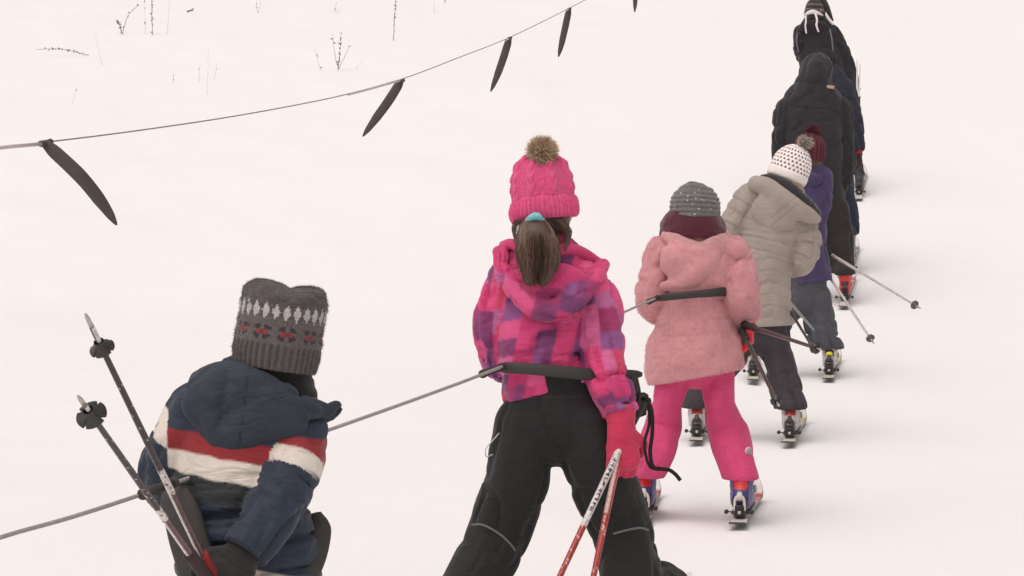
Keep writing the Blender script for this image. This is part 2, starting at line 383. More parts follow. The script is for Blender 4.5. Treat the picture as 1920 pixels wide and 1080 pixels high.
# ------------------------------------------------------------------ equipment builders
def ski(tail, L, head, top, accent, base, lever, label, group, wid=.07, heel_at=.30, sc=1.0):
    G = ground_at(*tail); g2 = G + np.array([head * L, L, 0]); g2[2] = zg(g2[1])
    f = nrm(g2 - G); u = nrm(np.array([0, 0, 1.]) - f[2] * f); s = np.cross(f, u)         # s points right
    gap = max(0., max(zg(G[1] + q * L * f[1]) - (G[2] + q * L * f[2]) for q in np.linspace(0, 1, 9))) + .003
    O = G + u * gap
    r = root('ski', label, 'ski', O, group)
    n = 40; q = np.linspace(0, 1, n); w = wid / 2 * (1 - .22 * np.sin(np.pi * np.clip(q / .9, 0, 1)))
    w *= np.sqrt(np.clip((1 - q) / .07, 0.02, 1)) * np.where(q < .02, .88, 1); lift = .085 * sc * np.clip((q - .86) / .14, 0, 1) ** 2 + .010 * np.clip((.05 - q) / .05, 0, 1)
    th = .006 + .010 * np.sin(np.pi * np.clip(q, 0, .9) / .9)
    V, cc = [], []
    for i in range(n):
        c = O + f * (q[i] * L) + u * lift[i]
        for (a, b) in ((-1, 0), (1, 0), (1, 1), (.86, 1.25), (-.86, 1.25), (-1, 1)):
            V.append(c + s * a * w[i] + u * b * th[i] * .8)
        band = accent if (.62 < q[i] < .9 or q[i] < .03) else top
        cc += [base, base, base, band if abs(math.sin(q[i] * 23)) > .3 else top, band, base]
    V = np.array(V); m = 6; i = np.arange(n - 1)[:, None] * m; j = np.arange(m)[None]; k = (j + 1) % m
    Q = np.stack([i + j, i + m + j, i + m + k, i + k], -1).reshape(-1, 4)
    T = [[0, 1, 2], [0, 2, 5], [2, 3, 5], [3, 4, 5]]; e = (n - 1) * m; T += [[e, e + 2, e + 1], [e, e + 5, e + 2], [e + 2, e + 5, e + 3], [e + 3, e + 5, e + 4]]
    mk('board', V, Q, T, np.array(cc), 'board', r, smooth=False)
    H = O + f * heel_at + u * .014                                   # heel of the boot on the ski
    dark = C(40, 36, 36); k_ = sc
    mk('binding_plate', *rbox(H + f * .12 * k_ + u * .006, s * .028 * k_, f * .15 * k_, u * .006), col=C(150, 142, 140), mt='plastic', parent=r)
    hp = mk('heel_piece', *join((*rbox(H - f * .035 * k_ + u * .03 * k_, s * .024 * k_, f * .032 * k_, u * .026 * k_, .3), dark),
                                (*rbox(H - f * .010 * k_ + u * .062 * k_, s * .021 * k_, f * .018 * k_, u * .022 * k_, .3), accent * .8),
                                (*rbox(H - f * .069 * k_ + u * .024 * k_, s * .006 * k_, f * .004 * k_, u * .006 * k_, .3), C(200, 196, 190))), mt='plastic', parent=r)
    la = [H - f * .06 * k_ + s * x * .019 * k_ + u * z * k_ for x, z in ((-1, .03), (-1, .062), (-.75, .082), (0, .090), (.75, .082), (1, .062), (1, .03))]
    mk('heel_lever', *tube(crom(np.array(la), 4), .0055 * k_, 8), col=lever, mt='plastic', parent=hp)
    mk('release_knob', *tube(np.array([H - f * .066 * k_ + u * .074 * k_, H - f * .05 * k_ + u * .102 * k_]), np.array([.014, .010]) * k_, 10), col=lever * .92, mt='plastic', parent=hp)
    for sg in (-1, 1):
        pth = np.array([H + f * .03 * k_ + s * sg * .03 * k_ + u * .012, H - f * .03 * k_ + s * sg * .046 * k_ + u * .022 * k_, H - f * .075 * k_ + s * sg * .05 * k_ + u * .03 * k_])
        mk('brake_arm', *join((*tube(pth, .0028, 6), C(140, 136, 134)), (*tube(np.array([pth[2], pth[2] - f * .022 * k_]), .0085 * k_, 8), dark)), mt='plastic', parent=r)
    mk('toe_piece', *rbox(H + f * .285 * k_ + u * .028 * k_, s * .028 * k_, f * .035 * k_, u * .024 * k_, .3), col=dark, mt='plastic', parent=r)
    return H + u * .012, f, u, s

def boot(fr, parent, shell, cuff, patch, sc=1.0, top=.26, w=.88, lean=.05, out=1, knob=None):
    H, f, u, s = fr; sc_ = sc
    def p(a, b, c): return H + f * a * sc_ + s * b * sc_ + u * c * sc_
    def pt(a, b, c, rx, ry): return (*p(a, b, c), rx * sc_, ry * sc_)
    low = Sw([pt(-.005, 0, .05, .040 * w, .05), pt(.06, 0, .05, .044 * w, .052), pt(.13, 0, .045, .048 * w, .046), pt(.21, 0, .035, .046 * w, .036), pt(.265, 0, .03, .038 * w, .028)], sub=4, ref=u, part=0)
    tp = top / sc
    sh = Sw([pt(.03, 0, .05, .046 * w, .056), pt(.038, 0, .05 + (tp - .05) * .33, .048 * w, .056), pt(.045, 0, .05 + (tp - .05) * .66, .052 * w, .056), pt(.05 + lean * .2, 0, tp, .055 * w, .058)], sub=4, ref=f, k=.015, part=1, flat1=True,
            disp=lambda al, an, X: .0022 * np.sign(np.sin(al / sc_ * 70)) * (np.abs(np.sin(al / sc_ * 70)) > .93))
    zb = p(0, 0, 0)
    def col(V, PT, AL, AN):
        L = V - H; a, b, c = L @ f / sc_, L @ s / sc_, L @ u / sc_
        o = np.where((c > .06)[:, None], cuff, shell)
        o = np.where(((np.abs(b) < .026) & (a < .03) & (c > .092) & (c < .124))[:, None], patch, o)
        o = np.where(((c > .056) & (c < .063))[:, None], shell * .5, o)
        o = np.where(((np.abs(np.abs(b) - .034) < .004) & (a < .03) & (c > .04))[:, None], shell * 1.5 + .03, o)
        o = np.where((c > tp - .006)[:, None], cuff * .6, o)
        return o
    b_ = soft('boot', [low, sh], .005, col, 'plastic', parent, cut=lambda X: -((X - zb) @ u) + .004)
    mk('sole', *rbox(p(.125, 0, .004), s * .034 * sc_, f * .15 * sc_, u * .006, .3), col=C(70, 64, 62), mt='rubber', parent=b_)
    for i, (a, c) in enumerate(((.092, .135), (.135, .085), (.18, .07))):
        mk('buckle', *rbox(p(a - .02, .05 * w * out, c), f * .026 * sc_, s * .005 * sc_, u * .007 * sc_, .3), col=C(170, 168, 168), mt='metal', parent=b_)
    if knob is not None:
        mk('heel_emblem', *tube(np.array([p(-.028, 0, .105), p(-.046, 0, .105)]), .021 * sc_, 16, flat=.62, ref=u), col=knob, mt='plastic', parent=b_)
    return b_

def glove(parent, wrist, dr, pn, sc, col, cuffcol, curl=.9, thumb_side=1, cuff_len=.08, name='glove', h=.004, cuff_r=.046, mt='nylon'):
    dr = nrm(dr); pn = nrm(np.asarray(pn, float) - np.dot(pn, dr) * dr); sd_ = np.cross(dr, pn)
    w = np.asarray(wrist, float); sw = []
    def q(v, rx, ry=None): return (*v, rx * sc, (ry or rx) * sc)
    sw.append(Sw([q(w - dr * cuff_len * sc, cuff_r * 1.08, cuff_r), q(w - dr * .03 * sc, cuff_r * .98, cuff_r * .9), q(w + dr * .01 * sc, cuff_r * .86, cuff_r * .72)], sub=4, ref=pn, flat0=True, part=1, disp=folds(2.3, .02, .002)))
    sw.append(Sw([q(w, .034, .024), q(w + dr * .04 * sc, .044, .022), q(w + dr * .085 * sc, .044, .02)], sub=4, ref=pn, k=.012, disp=folds(5.1, .025, .002)))
    for i, (o, ln) in enumerate(((-.031, .062), (-.011, .070), (.010, .068), (.030, .055))):
        a = w + dr * .085 * sc + sd_ * o * sc; pts = [q(a - dr * .015 * sc, .0132)]; ang = curl * .35; c_ = a
        for j, l in enumerate((.45, .32, .23)):
            ang += curl * (.55 if j else .2); dd = dr * math.cos(ang) + pn * math.sin(ang); c_ = c_ + dd * ln * l * sc * 1.25; pts.append(q(c_, .0132 - .0008 * j))
        sw.append(Sw(pts, sub=3, k=.006))
    a = w + dr * .02 * sc + sd_ * .034 * thumb_side * sc; t1 = nrm(dr * .6 + sd_ * thumb_side * .8 + pn * .35); t2 = nrm(dr * .85 + sd_ * thumb_side * .05 + pn * .8)
    sw.append(Sw([q(a - t1 * .015 * sc, .015), q(a + t1 * .03 * sc, .0145), q(a + t1 * .03 * sc + t2 * .035 * sc, .0125)], sub=4, k=.008))
    cf = lambda V, PT, AL, AN: np.where((PT == 1)[:, None], cuffcol, col)
    return soft(name, sw, h, cf, mt, parent)

def pole(label, A, B, parts, grip=None, basket=.07, bcol=None, r=.0078, strap=None, group=None, gripL=.12, bk=.04, marks=False, notched=True, tipc=None):
    A, B = np.asarray(A, float), np.asarray(B, float); L = np.linalg.norm(B - A); t = (B - A) / L
    rt = root('ski_pole', label, 'ski pole', B, group)
    n = 150; q = np.linspace(gripL * .8 / L, 1 - .035 / L, n); P = A + t * (q * L)[:, None]
    rad = r * (1 - .38 * q); V, Q, T = tube(P, rad, 12); cq = np.concatenate([np.repeat(q, 12), q[[0, -1]]])
    c = np.zeros((len(V), 3))
    rg = np.random.default_rng(int(L * 9999))
    for a, b, cl, sp in parts:
        m = (cq >= a) & (cq <= b); c[m] = cl
        if sp is not None:
            si = np.arange(len(V)) % 12
            mm = m & ((((si + 2) % 6) < 2) if sp[1] > .2 else (rg.random(len(V)) < sp[1])); c[mm] = sp[0]
    sh = mk('shaft', V, Q, T, c, 'lacquer', rt)
    gc = C(44, 40, 40) if grip is None else grip
    gq = np.array([0, .1, .22, .4, .6, .8, .95, 1.]); gr = np.array([.012, .0165, .0155, .0135, .0145, .0135, .0145, .010])
    mk('grip', *tube(A + t * (gq * gripL)[:, None], gr, 12), col=gc, mt='rubber', parent=rt)
    mk('tip', *tube(np.array([B - t * .045, B - t * .012, B]), np.array([.0055, .0045, .002]), 8), col=C(190, 184, 180) if tipc is None else tipc, mt='metal' if tipc is None else 'plastic', parent=rt)
    if basket:
        bc = gc if bcol is None else bcol; c0 = B - t * basket; e1 = nrm(np.cross(t, [.3, .2, 1])); e2 = np.cross(t, e1)
        m = 48; an = np.linspace(0, 2 * np.pi, m, endpoint=False); no = np.abs(((an * 4 / (2 * np.pi)) % 1) - .5) * 2
        ro = bk * (np.where(no > .84, .62, 1.) if notched else np.ones(m)); rings = []
        for k_, (rr, dz) in enumerate(((.010, .014), (.012, .004), (None, -.004), (None, -.008), (.012, -.004), (.009, -.012))):
            rr_ = ro * (1 if k_ == 2 else .98) if rr is None else np.full(m, rr)
            rings.append(c0 + t * dz + (np.cos(an)[:, None] * e1 + np.sin(an)[:, None] * e2) * rr_[:, None])
        V = np.vstack(rings); i = np.arange(5)[:, None] * m; j = np.arange(m)[None]; k2 = (j + 1) % m
        mk('basket', V, np.stack([i + j, i + k2, i + m + k2, i + m + j], -1).reshape(-1, 4), None, bc, 'plastic', rt)
    if marks:                                # illegible print on the pale part of the tube
        e1 = nrm(np.cross(t, [0, -1, 0])); parts_ = []
        for k_ in range(marks[2]):
            cx = marks[0] + (marks[1] - marks[0]) * (k_ + .5) / marks[2]; pc = A + t * cx * L; lw = (marks[1] - marks[0]) * L / marks[2]
            rr = r * (1 - .38 * cx); nb = np.cross(e1, t); nb = nb if nb[1] < 0 else -nb
            for j in range(3):
                if rg.random() < .75:
                    vert = rg.random() < .5; a0 = rg.uniform(-.5, .5); ox = rg.uniform(-.3, .3) * lw
                    ax, ay = (t * lw * .10, 1.0) if vert else (t * lw * .34, .22)
                    aa = np.linspace(a0 * (0 if vert else 1) - .5 * ay, a0 * (0 if vert else 1) + .5 * ay, 5)
                    ring = pc + t * ox + (np.sin(aa)[:, None] * e1 + np.cos(aa)[:, None] * nb) * (rr + .0004)
                    V = np.vstack([ring - ax, ring + ax]); i = np.arange(4); parts_.append((V, np.stack([i, i + 1, i + 6, i + 5], 1), None, C(50, 46, 50)))
        if parts_: mk('print', *join(*parts_), mt='plastic', parent=sh)
    if strap is not None:
        for st, wd in strap:
            V, Q, T = tube(crom(np.asarray(st, float), 8), wd, 8, flat=.14, ref=(.25, 1, .1)); mk('strap', V, Q, T, C(44, 38, 40), 'rope', rt)
    return rt

def tow_handle(name, label, path, wid, col, group, clamp, thick=.22, ref=(0, 1, 0), roundness=None, sleeve=None):
    P = crom(np.asarray(path, float), 10); n = len(P); q = np.linspace(0, 1, n)
    w = np.interp(q, *zip(*wid)); rt = root(name, label, 'tow hanger', path[0], group)
    V, Q, T = tube(P, w, 14, flat=thick, ref=ref); mk('rubber_tongue', V, Q, T, col, 'rubber', rt)
    t = nrm(clamp[1] - clamp[0])
    mk('rope_clamp', *join((*tube(np.array([clamp[0], clamp[0] + .2 * (clamp[1] - clamp[0]), clamp[1]]), np.array([.009, .011, .009]), 10), col),
                           (*tube(np.array([clamp[0] - t * .012, clamp[0]]), .012, 10), col), (*tube(np.array([clamp[1], clamp[1] + t * .012]), .0115, 10), col)), mt='rubber', parent=rt)
    if sleeve is not None: mk('rope_sleeve', *tube(np.asarray(sleeve), .007, 10), col=C(206, 194, 190), mt='plastic', parent=rt)
    return rt

def hat(parent, base, top, d0, prof, nu, nv, colf, dispf=None, notch=None, mt='knit', fz=None, name='hat', dd=0, pitch=0.):
    b, t = W(base[0], base[1], d0 + dd * d0 / FPX), W(top[0], top[1], d0 + (dd + pitch) * d0 / FPX); sc = d0 / FPX
    u = nrm(t - b); Dv = nrm(np.array([0, 1, 0.]) - u[1] * u); S = np.cross(Dv, u)      # S points right in the picture
    pr = np.asarray(prof, float); pd = crom(pr, 12); L = np.concatenate([[0], np.cumsum(np.linalg.norm(np.diff(pd[:, :2], axis=0), axis=1))])
    qq = np.linspace(0, L[-1], nv); hh, rx, ry = [np.interp(qq, L, pd[:, k]) for k in range(3)]; rx = np.maximum(rx, .4); ry = np.maximum(ry, .4)
    th = np.linspace(0, 2 * np.pi, nu, endpoint=False); UU, QQ = np.meshgrid(th / (2 * np.pi), qq); HH = np.repeat(hh[:, None], nu, 1)
    dsp = dispf(UU, QQ, HH) if dispf else 0 * HH
    dsp = dsp * np.clip(np.minimum(rx, ry) / 12, 0, 1)[:, None]
    X = (rx[:, None] + dsp) * np.cos(th)[None]; Y = (ry[:, None] + dsp) * np.sin(th)[None]
    Hh = HH + (dsp * .6 * (HH > hh.max() * .8)) + (notch(X, Y, HH) if notch else 0)
    V = b + sc * (X[..., None] * S + Y[..., None] * Dv + Hh[..., None] * u); V = V.reshape(-1, 3)
    i = np.arange(nv - 1)[:, None] * nu; j = np.arange(nu)[None]; k = (j + 1) % nu
    Q = np.stack([i + j, i + k, i + nu + k, i + nu + j], -1).reshape(-1, 4)
    c = colf(UU, QQ, HH).reshape(-1, 3); T = None
    if fz:
        f = fuzz(*fz); V, Q, T, c = join((V, Q, None, c), f(V, Q, c))
    return mk(name, V, Q, T, c, mt, parent)

def pompom(parent, c, r, d0, n, col0, col1, seed=1, w=.0022, jit=.25, name='pompom', dd=0):
    rg = np.random.default_rng(seed); ctr = W(c[0], c[1], d0 + dd); R_ = r * d0 / FPX
    cl = rg.normal(0, 1, (max(20, n // 14), 3)); cl /= np.linalg.norm(cl, axis=1)[:, None]           # tufts
    d = cl[rg.integers(0, len(cl), n)] + rg.normal(0, jit, (n, 3)); d /= np.linalg.norm(d, axis=1)[:, None]
    P0 = ctr + d * R_ * .35; P1 = ctr + d * R_ * rg.uniform(.72, 1.12, n)[:, None]
    k = rg.uniform(0, 1, (n, 1)); a = np.asarray(col0) * (1 + .3 * (k - .5)); b = np.asarray(col1) * (1 + .35 * (k - .5))
    X, q, t, cc = strands(P0, P1, rg.normal(0, .08, (n, 3)) * R_, w, a, b, rg)
    core = Sw([(*ctr - np.array([0, 0, R_ * .1]), R_ * .62), (*ctr + np.array([0, 0, R_ * .1]), R_ * .62)], sub=2); V2, Q2 = surfnet([core], R_ * .1)
    return mk(name, *join((X, q, t, cc), (V2, Q2, None, np.asarray(col0) * .9)), mt='fur', parent=parent)

def body(parent, d0, head, sweeps, h=.009, skin=(214, 160, 140)):
    (hx, hy, hd), hr, tilt = head; sc = d0 / FPX; hm = hr * sc
    sk = C(*skin); sw = [ball((hx, hy, hd), (hr, hr * 1.12, hr * 1.3), d0, tilt, part=5)]
    c = W(hx, hy, d0 + hd * sc); up = np.array([math.sin(R(tilt)), 0, math.cos(R(tilt))]); sd_ = np.array([math.cos(R(tilt)), 0, -math.sin(R(tilt))]); fw = np.array([0.1, 1, -.05])
    def s2(pts, **k): sw.append(Sw([(*(c + sd_ * a * hm + fw * b * hm + up * e * hm), r * hm) for a, b, e, r in pts], sub=3, part=5, **k))
    s2([(0, .55, -.75, .55), (0, .75, -1.0, .38)], k=.03)                       # jaw and chin
    s2([(0, 1.08, .05, .10), (0, 1.30, -.32, .17)], k=.012)                     # nose
    s2([(-.22, 1.02, -.68, .09), (.22, 1.02, -.68, .09)], k=.01)                # mouth
    for g in (-1, 1): s2([(g * .98, .1, .12, .14), (g * 1.06, .02, -.12, .15), (g * .98, .1, -.34, .10)], k=.008)   # ears
    s2([(0, -.05, -.7, .62), (0, -.15, -1.6, .62)], k=.03)                      # neck
    sw += sweeps
    e1, e2 = c + sd_ * .38 * hm + fw * 1.02 * hm + up * .08 * hm, c - sd_ * .38 * hm + fw * 1.02 * hm + up * .08 * hm
    mo = c + fw * 1.12 * hm - up * .68 * hm
    def col(V, PT, AL, AN):
        o = np.tile(sk, (len(V), 1))
        for e in (e1, e2):
            r = np.linalg.norm((V - e) * [1, .6, 1.5], axis=1); o[r < .17 * hm] = C(235, 230, 228); o[r < .09 * hm] = C(60, 45, 35)
        o[np.linalg.norm((V - mo) * [.5, .6, 1.6], axis=1) < .14 * hm] = C(190, 110, 105)
        return o
    return soft('body', sw, h, col, 'skin', parent)

# ------------------------------------------------------------------ the setting: one sheet of snow
def build_snow():
    xs = np.unique(np.concatenate([np.linspace(-220, -12, 20), np.arange(-12, 14, .11), np.linspace(14, 220, 20)]))
    ys = np.unique(np.concatenate([np.linspace(-50, 3, 20), np.arange(3, 12, .09), np.arange(12, 50, .18), np.linspace(50, 330, 60)]))
    X, Y = np.meshgrid(xs, ys); Z = zg(Y)
    lane = np.exp(-((X - (.13 * Y - .6)) / 2.2) ** 2)                    # the groomed track along the lift
    n = .05 * vn(X * .35, Y * .25, 1.) + .02 * vn(X * 1.1, Y * .8, 2.) + .010 * vn(X * 3.1, Y * 2.2, 4.)
    Z = Z + n * (1 - .95 * lane)
    for k, off in enumerate((-.42, -.22, .1, .3)):                        # shallow ski tracks
        c = .135 * Y - .75 + off + .06 * np.sin(Y * .5 + k)
        Z = Z - .010 * np.exp(-((X - c) / .06) ** 2) * (Y < 45)
    Z -= .012 * lane
    V = np.stack([X, Y, Z], -1).reshape(-1, 3); ny, nx = X.shape
    i = np.arange(ny - 1)[:, None] * nx; j = np.arange(nx - 1)[None]
    Q = np.stack([i + j, i + j + 1, i + nx + j + 1, i + nx + j], -1).reshape(-1, 4)
    m = bpy.data.materials.new('snow'); m.use_nodes = True; nd = m.node_tree.nodes; l = m.node_tree.links; p = nd['Principled BSDF']
    tc = nd.new('ShaderNodeTexCoord'); n1 = nd.new('ShaderNodeTexNoise'); n1.inputs['Scale'].default_value = 1.6; n1.inputs['Detail'].default_value = 6
    cr = nd.new('ShaderNodeValToRGB'); cr.color_ramp.elements[0].color = (.855, .845, .84, 1); cr.color_ramp.elements[1].color = (.885, .88, .875, 1)
    l.new(tc.outputs['Object'], n1.inputs['Vector']); l.new(n1.outputs['Fac'], cr.inputs[0]); l.new(cr.outputs[0], p.inputs['Base Color'])
    n2 = nd.new('ShaderNodeTexNoise'); n2.inputs['Scale'].default_value = 22; n2.inputs['Detail'].default_value = 8; n2.inputs['Roughness'].default_value = .6
    bp = nd.new('ShaderNodeBump'); bp.inputs['Strength'].default_value = .22; bp.inputs['Distance'].default_value = .02
    l.new(tc.outputs['Object'], n2.inputs['Vector']); l.new(n2.outputs['Fac'], bp.inputs['Height']); l.new(bp.outputs[0], p.inputs['Normal'])
    p.inputs['Roughness'].default_value = .7; p.inputs['Specular IOR Level'].default_value = .2
    o = mk('snow_slope', V, Q, None, (.87, .86, .855), m, None); o['kind'] = 'structure'
build_snow()

# ------------------------------------------------------------------ people
def bootpt(fr, h, sc=1.): H, f, u, s = fr; return H + f * (.055 + .06 * h) * sc + u * h
def figure(label, d0, tails, sk, bt, hem, torso, arms, legs, pelvis, jc, tc, head, jmat='nylon', tmat='twill', td=None, ad=None, ld=None, pd=None,
           h=.006, gl=(None, None), hend=None, head_dir=.12, jname='jacket', ht=None, skin=(214, 160, 140), jx=None, bsc=1.0, ss=0, jfz=None):
    fr = [ski(t, head=head_dir + (.05 if i else -.02), label=sk['labels'][i], group='skis on the snow', **{k: v for k, v in sk.items() if k != 'labels'}) for i, t in enumerate(tails)]
    base = (fr[0][0] + fr[1][0]) / 2; base[2] = zg(base[1])
    r = root('person', label, 'person', base, 'people riding the rope tow')
    for i in (0, 1): boot(fr[i], r, sc=bsc, out=(-1, 1)[i], top=hem[0] + .012, **bt)
    hp = [bootpt(fr[i], hem[0]) for i in (0, 1)]; sc = d0 / FPX
    def legpts(i):
        pts = []
        for p in legs[i]: pts.append([*W(p[0], p[1], d0 + p[2] * sc), p[3] * sc, (p[4] if len(p) > 4 else p[3]) * sc])
        pts.append([*hp[i], hem[1] * sc, hem[1] * sc * 1.05]); return pts
    T = Sw(torso, d0, flat1=True, part=0, disp=td, end=hend)
    A = [Sw(arms[i], d0, part=i + 1, disp=ad, k=.007, flat1=True) for i in (0, 1)]
    sho = Sw([(arms[0][0][0] + 8, arms[0][0][1], arms[0][0][2], arms[0][0][3] * .92), ((arms[0][0][0] + arms[1][0][0]) / 2, (arms[0][0][1] + arms[1][0][1]) / 2 - arms[0][0][3] * .15, 0, arms[0][0][3] * 1.1), (arms[1][0][0] - 8, arms[1][0][1], arms[1][0][2], arms[1][0][3] * .92)], d0, part=0, k=.03)
    jsw = [T, sho] + A + (jx(d0) if jx else [])
    j = soft(jname, jsw, h, jc, jmat, r, ss=ss, extra=jfz)
    L = [Sw(legpts(i), None, sub=8, flat1=True, part=i + 1, disp=ld, k=.012, end=-fr[i][2]) for i in (0, 1)]
    tr = soft('trousers', [Sw(pelvis, d0, part=0, disp=pd)] + L, h, tc, tmat, r)
    # the body inside the clothes, one surface from head to feet
    bs = [Sw([t for t in torso if t[1] <= pelvis[0][1]], d0, grow=.72, k=.03)] + [Sw(arms[i], d0, grow=.55, k=.03) for i in (0, 1)] + [Sw(pelvis, d0, grow=.75, k=.03)]
    for i in (0, 1):
        lp = legpts(i); H, f, u, s = fr[i]
        lp = [[a, b, c, rx * .55, ry * .55] for a, b, c, rx, ry in lp[:-1]] + [[*(H + f * .058 + u * .11), .034, .034], [*(H + f * .062 + u * .045), .028, .028], [*(H + f * .17 * bsc + u * .03), .022, .018]]
        bs.append(Sw(lp, None, sub=4, k=.03))
    body(r, d0, head, bs, skin=skin, h=.012)
    for i in (0, 1):
        if gl[i] is None: continue
        kw = dict(gl[i]); w_ = A[i].P[-1]; dr = kw.pop('dir', None); dr = nrm(A[i].P[-1] - A[i].P[-4]) if dr is None else nrm(dr)
        if 'at' in kw: a_ = kw.pop('at'); w_ = W(a_[0], a_[1], d0 + a_[2] * sc)
        glove(r, w_ + dr * .008, dr, kw.pop('pn'), thumb_side=kw.pop('ts', 1), **kw)
    return r, j, tr, fr
def flatc(c): return lambda V, PT, AL, AN: np.tile(np.asarray(c, float), (len(V), 1))
def pxy(V, d0): return 960 + V[:, 0] * FPX / d0, 540 - (V[:, 2] - CZ) * FPX / d0
def noisy(base, *rules): return base
BLACK = C(46, 43, 44)

# ---- boy in the striped navy jacket -------------------------------------------------------------------------------------------------
d = 5.65
NAVY, RED, CREAM, DKB = C(48, 57, 72), C(150, 48, 52), C(228, 218, 206), C(48, 50, 52)
def sm(v, a, w=4.): return np.clip((v - a) / w + .5, 0, 1)[:, None]
def jc1(V, PT, AL, AN):
    px, py = pxy(V, d); v = py - .18 * (px - 400) + 2 * vn(px / 25, py / 25, 0.); sc = d / FPX
    def ramp(v, stops, cs):
        o = np.tile(cs[0], (len(v), 1))
        for s_, c_ in zip(stops, cs[1:]): t = sm(v, s_); o = o * (1 - t) + c_ * t
        return o
    o = ramp(v, (812, 851, 891, 934, 1044, 1061), (NAVY, RED, CREAM, DKB, NAVY, CREAM, NAVY)); al = AL / sc + 7 * np.sin(AN)
    s_ = ramp(al, (43, 76), (RED, CREAM, NAVY)); t = sm(v, 786, 4.); s_ = np.where((al < 43)[:, None], NAVY * (1 - t) + s_ * t, s_)
    s1 = ramp(al, (18, 58), (NAVY, CREAM, NAVY))
    return np.where((PT == 2)[:, None], s_, np.where(((PT == 1) & (px < 320))[:, None], s1, o))
q1 = quilt(.062, .010, .01, .006, 1.7)
def td1(al, an, X):
    v = (540 - (X[:, 2] - CZ) * FPX / d) - .18 * (960 + X[:, 0] * FPX / d - 400)
    return np.where(v > 895, q1(al, an, X), creases(4.2, .10, .007)(al, an, X))
P1, J1, T1, F1 = figure('young child in navy jacket with red and cream stripes and patterned grey hat', d, ((405, 1600), (545, 1606)),
    dict(L=.95, top=C(190, 186, 184), accent=C(150, 40, 44), base=C(60, 56, 56), lever=C(210, 204, 196), labels=('left ski of the child in the striped navy jacket', 'right ski of the child in the striped navy jacket'), heel_at=.28),
    dict(shell=C(60, 58, 62), cuff=C(80, 78, 84), patch=C(150, 40, 44)), (.13, 62),
    [(510, 712, 6, 50, 46), (478, 742, 0, 96, 66), (458, 800, 0, 118, 84), (452, 880, 0, 122, 92), (455, 960, 0, 126, 98), (464, 1050, 0, 130, 104), (470, 1100, 0, 128, 104)],
    [[(372, 775, 0, 58), (330, 832, 8, 50), (305, 890, 40, 44), (330, 935, 110, 40), (385, 940, 175, 34)],
     [(562, 822, -10, 58), (550, 870, -40, 56), (528, 925, -75, 53), (494, 985, -112, 48), (458, 1036, -138, 42)]],
    [[(415, 1140, 0, 70), (400, 1320, 40, 62), (402, 1420, 20, 60)], [(520, 1145, 0, 70), (535, 1320, 40, 62), (540, 1420, 20, 60)]],
    [(465, 1050, 0, 105, 88), (467, 1130, 0, 108, 90), (467, 1170, 0, 90, 80)], jc1, C(44, 42, 44), ((517, 640, 4), 66, 8), jmat='padded',
    td=td1, ad=both(creases(7.7, .085, .009, dens=.3), lumps(3, 30, .002)), ld=folds(3.1, .09, .008), h=.0042,
    gl=(dict(pn=(0, 0, -1), sc=.95, col=BLACK, cuffcol=BLACK), dict(pn=(0, .9, -.3), sc=1.15, col=BLACK, cuffcol=C(44, 42, 42), cuff_len=.02, cuff_r=.037, curl=1.1, ts=-1)))
hood1 = [ball((432, 765, -64), (92, 36, 78), d, 14, disp=both(creases(2.2, .09, .012, turn=.3), lumps(4, 20, .006))),
         Sw([(378, 722, -30, 26, 22), (420, 706, -52, 26, 24), (485, 722, -66, 27, 24), (550, 762, -58, 27, 24), (603, 774, -20, 18, 18), (630, 764, 0, 10, 10)], d, k=.025, disp=creases(6.1, .07, .010)),
         ball((440, 822, -66), (54, 30, 30), d, 0, k=.035), ball((520, 785, -58), (60, 34, 40), d, 30, k=.03)]
soft('hood', hood1, .0045, lambda V, PT, AL, AN: np.tile(C(52, 58, 70), (len(V), 1)) * np.where(np.abs(pxy(V, d)[0] - 462 - .12 * (800 - pxy(V, d)[1])) < 1.3, .55, 1.)[:, None], 'padded', J1)
soft('neck_gaiter', [Sw([(512, 668, 0, 68, 68), (526, 712, 0, 60, 58), (533, 745, 0, 62, 56)], d, disp=folds(1.2, .025, .003))], .0045, C(38, 34, 36), 'knit', P1)
GREY1, GREY1B = C(108, 100, 99), C(98, 92, 90)
def hc1(u, q, h):
    o = np.tile(GREY1, u.shape + (1,)).reshape(u.shape + (3,)); st = 3.0
    hq = (np.floor(h / st) + .5) * st; uq = (np.floor(u * 186) + .5) / 186
    rib = h < 46; o[rib] = GREY1B; o[h > 122] = C(92, 86, 86)
    n = h01(np.floor(u * 186), np.floor(h / st)); o = o * (.88 + .24 * n[..., None])
    x = ((uq * 25) % 1 - .5) * (500 / 25); dm = (np.abs(x) / 8.2 + np.abs(hq - 106) / 15) < 1; o[dm] = C(196, 190, 190)
    o[(np.abs(hq - 106) < 18) & ~dm & (h > 96)] *= .78
    x = ((uq * 10.5 + .18) % 1 - .5) * (500 / 10.5); y = hq - 68; r_ = np.hypot(x, y * 1.25)
    pet = (np.abs(np.sin(2 * np.arctan2(y * 1.3, x) )) > .55) & (r_ > 8) & (r_ < 19); o[pet] = C(66, 64, 68)
    o[(np.abs(np.abs(x) - 7) < 4) & (np.abs(y) < 4.5)] = C(156, 66, 72); o[(np.abs(x) < 4.) & (np.abs(y) < 5)] = C(124, 64, 68)
    return o
def hd1(u, q, h):
    rib = np.clip((48 - h) / 6, 0, 1)
    st = .9 * np.abs(np.sin(np.pi * u * 93)) + .8 * np.abs(np.sin(np.pi * h / 6 + np.pi * .5 * np.abs(np.sin(np.pi * u * 93))))
    return rib * 2.6 * np.sin(2 * np.pi * u * 40) + (1 - rib) * st + 1.5 * vn(np.cos(2 * np.pi * u) * 3, np.sin(2 * np.pi * u) * 3, h / 14) + np.where(h > 115, 3.5 * vn(np.cos(2 * np.pi * u) * 4, np.sin(2 * np.pi * u) * 4, h / 9 + 5), 0)
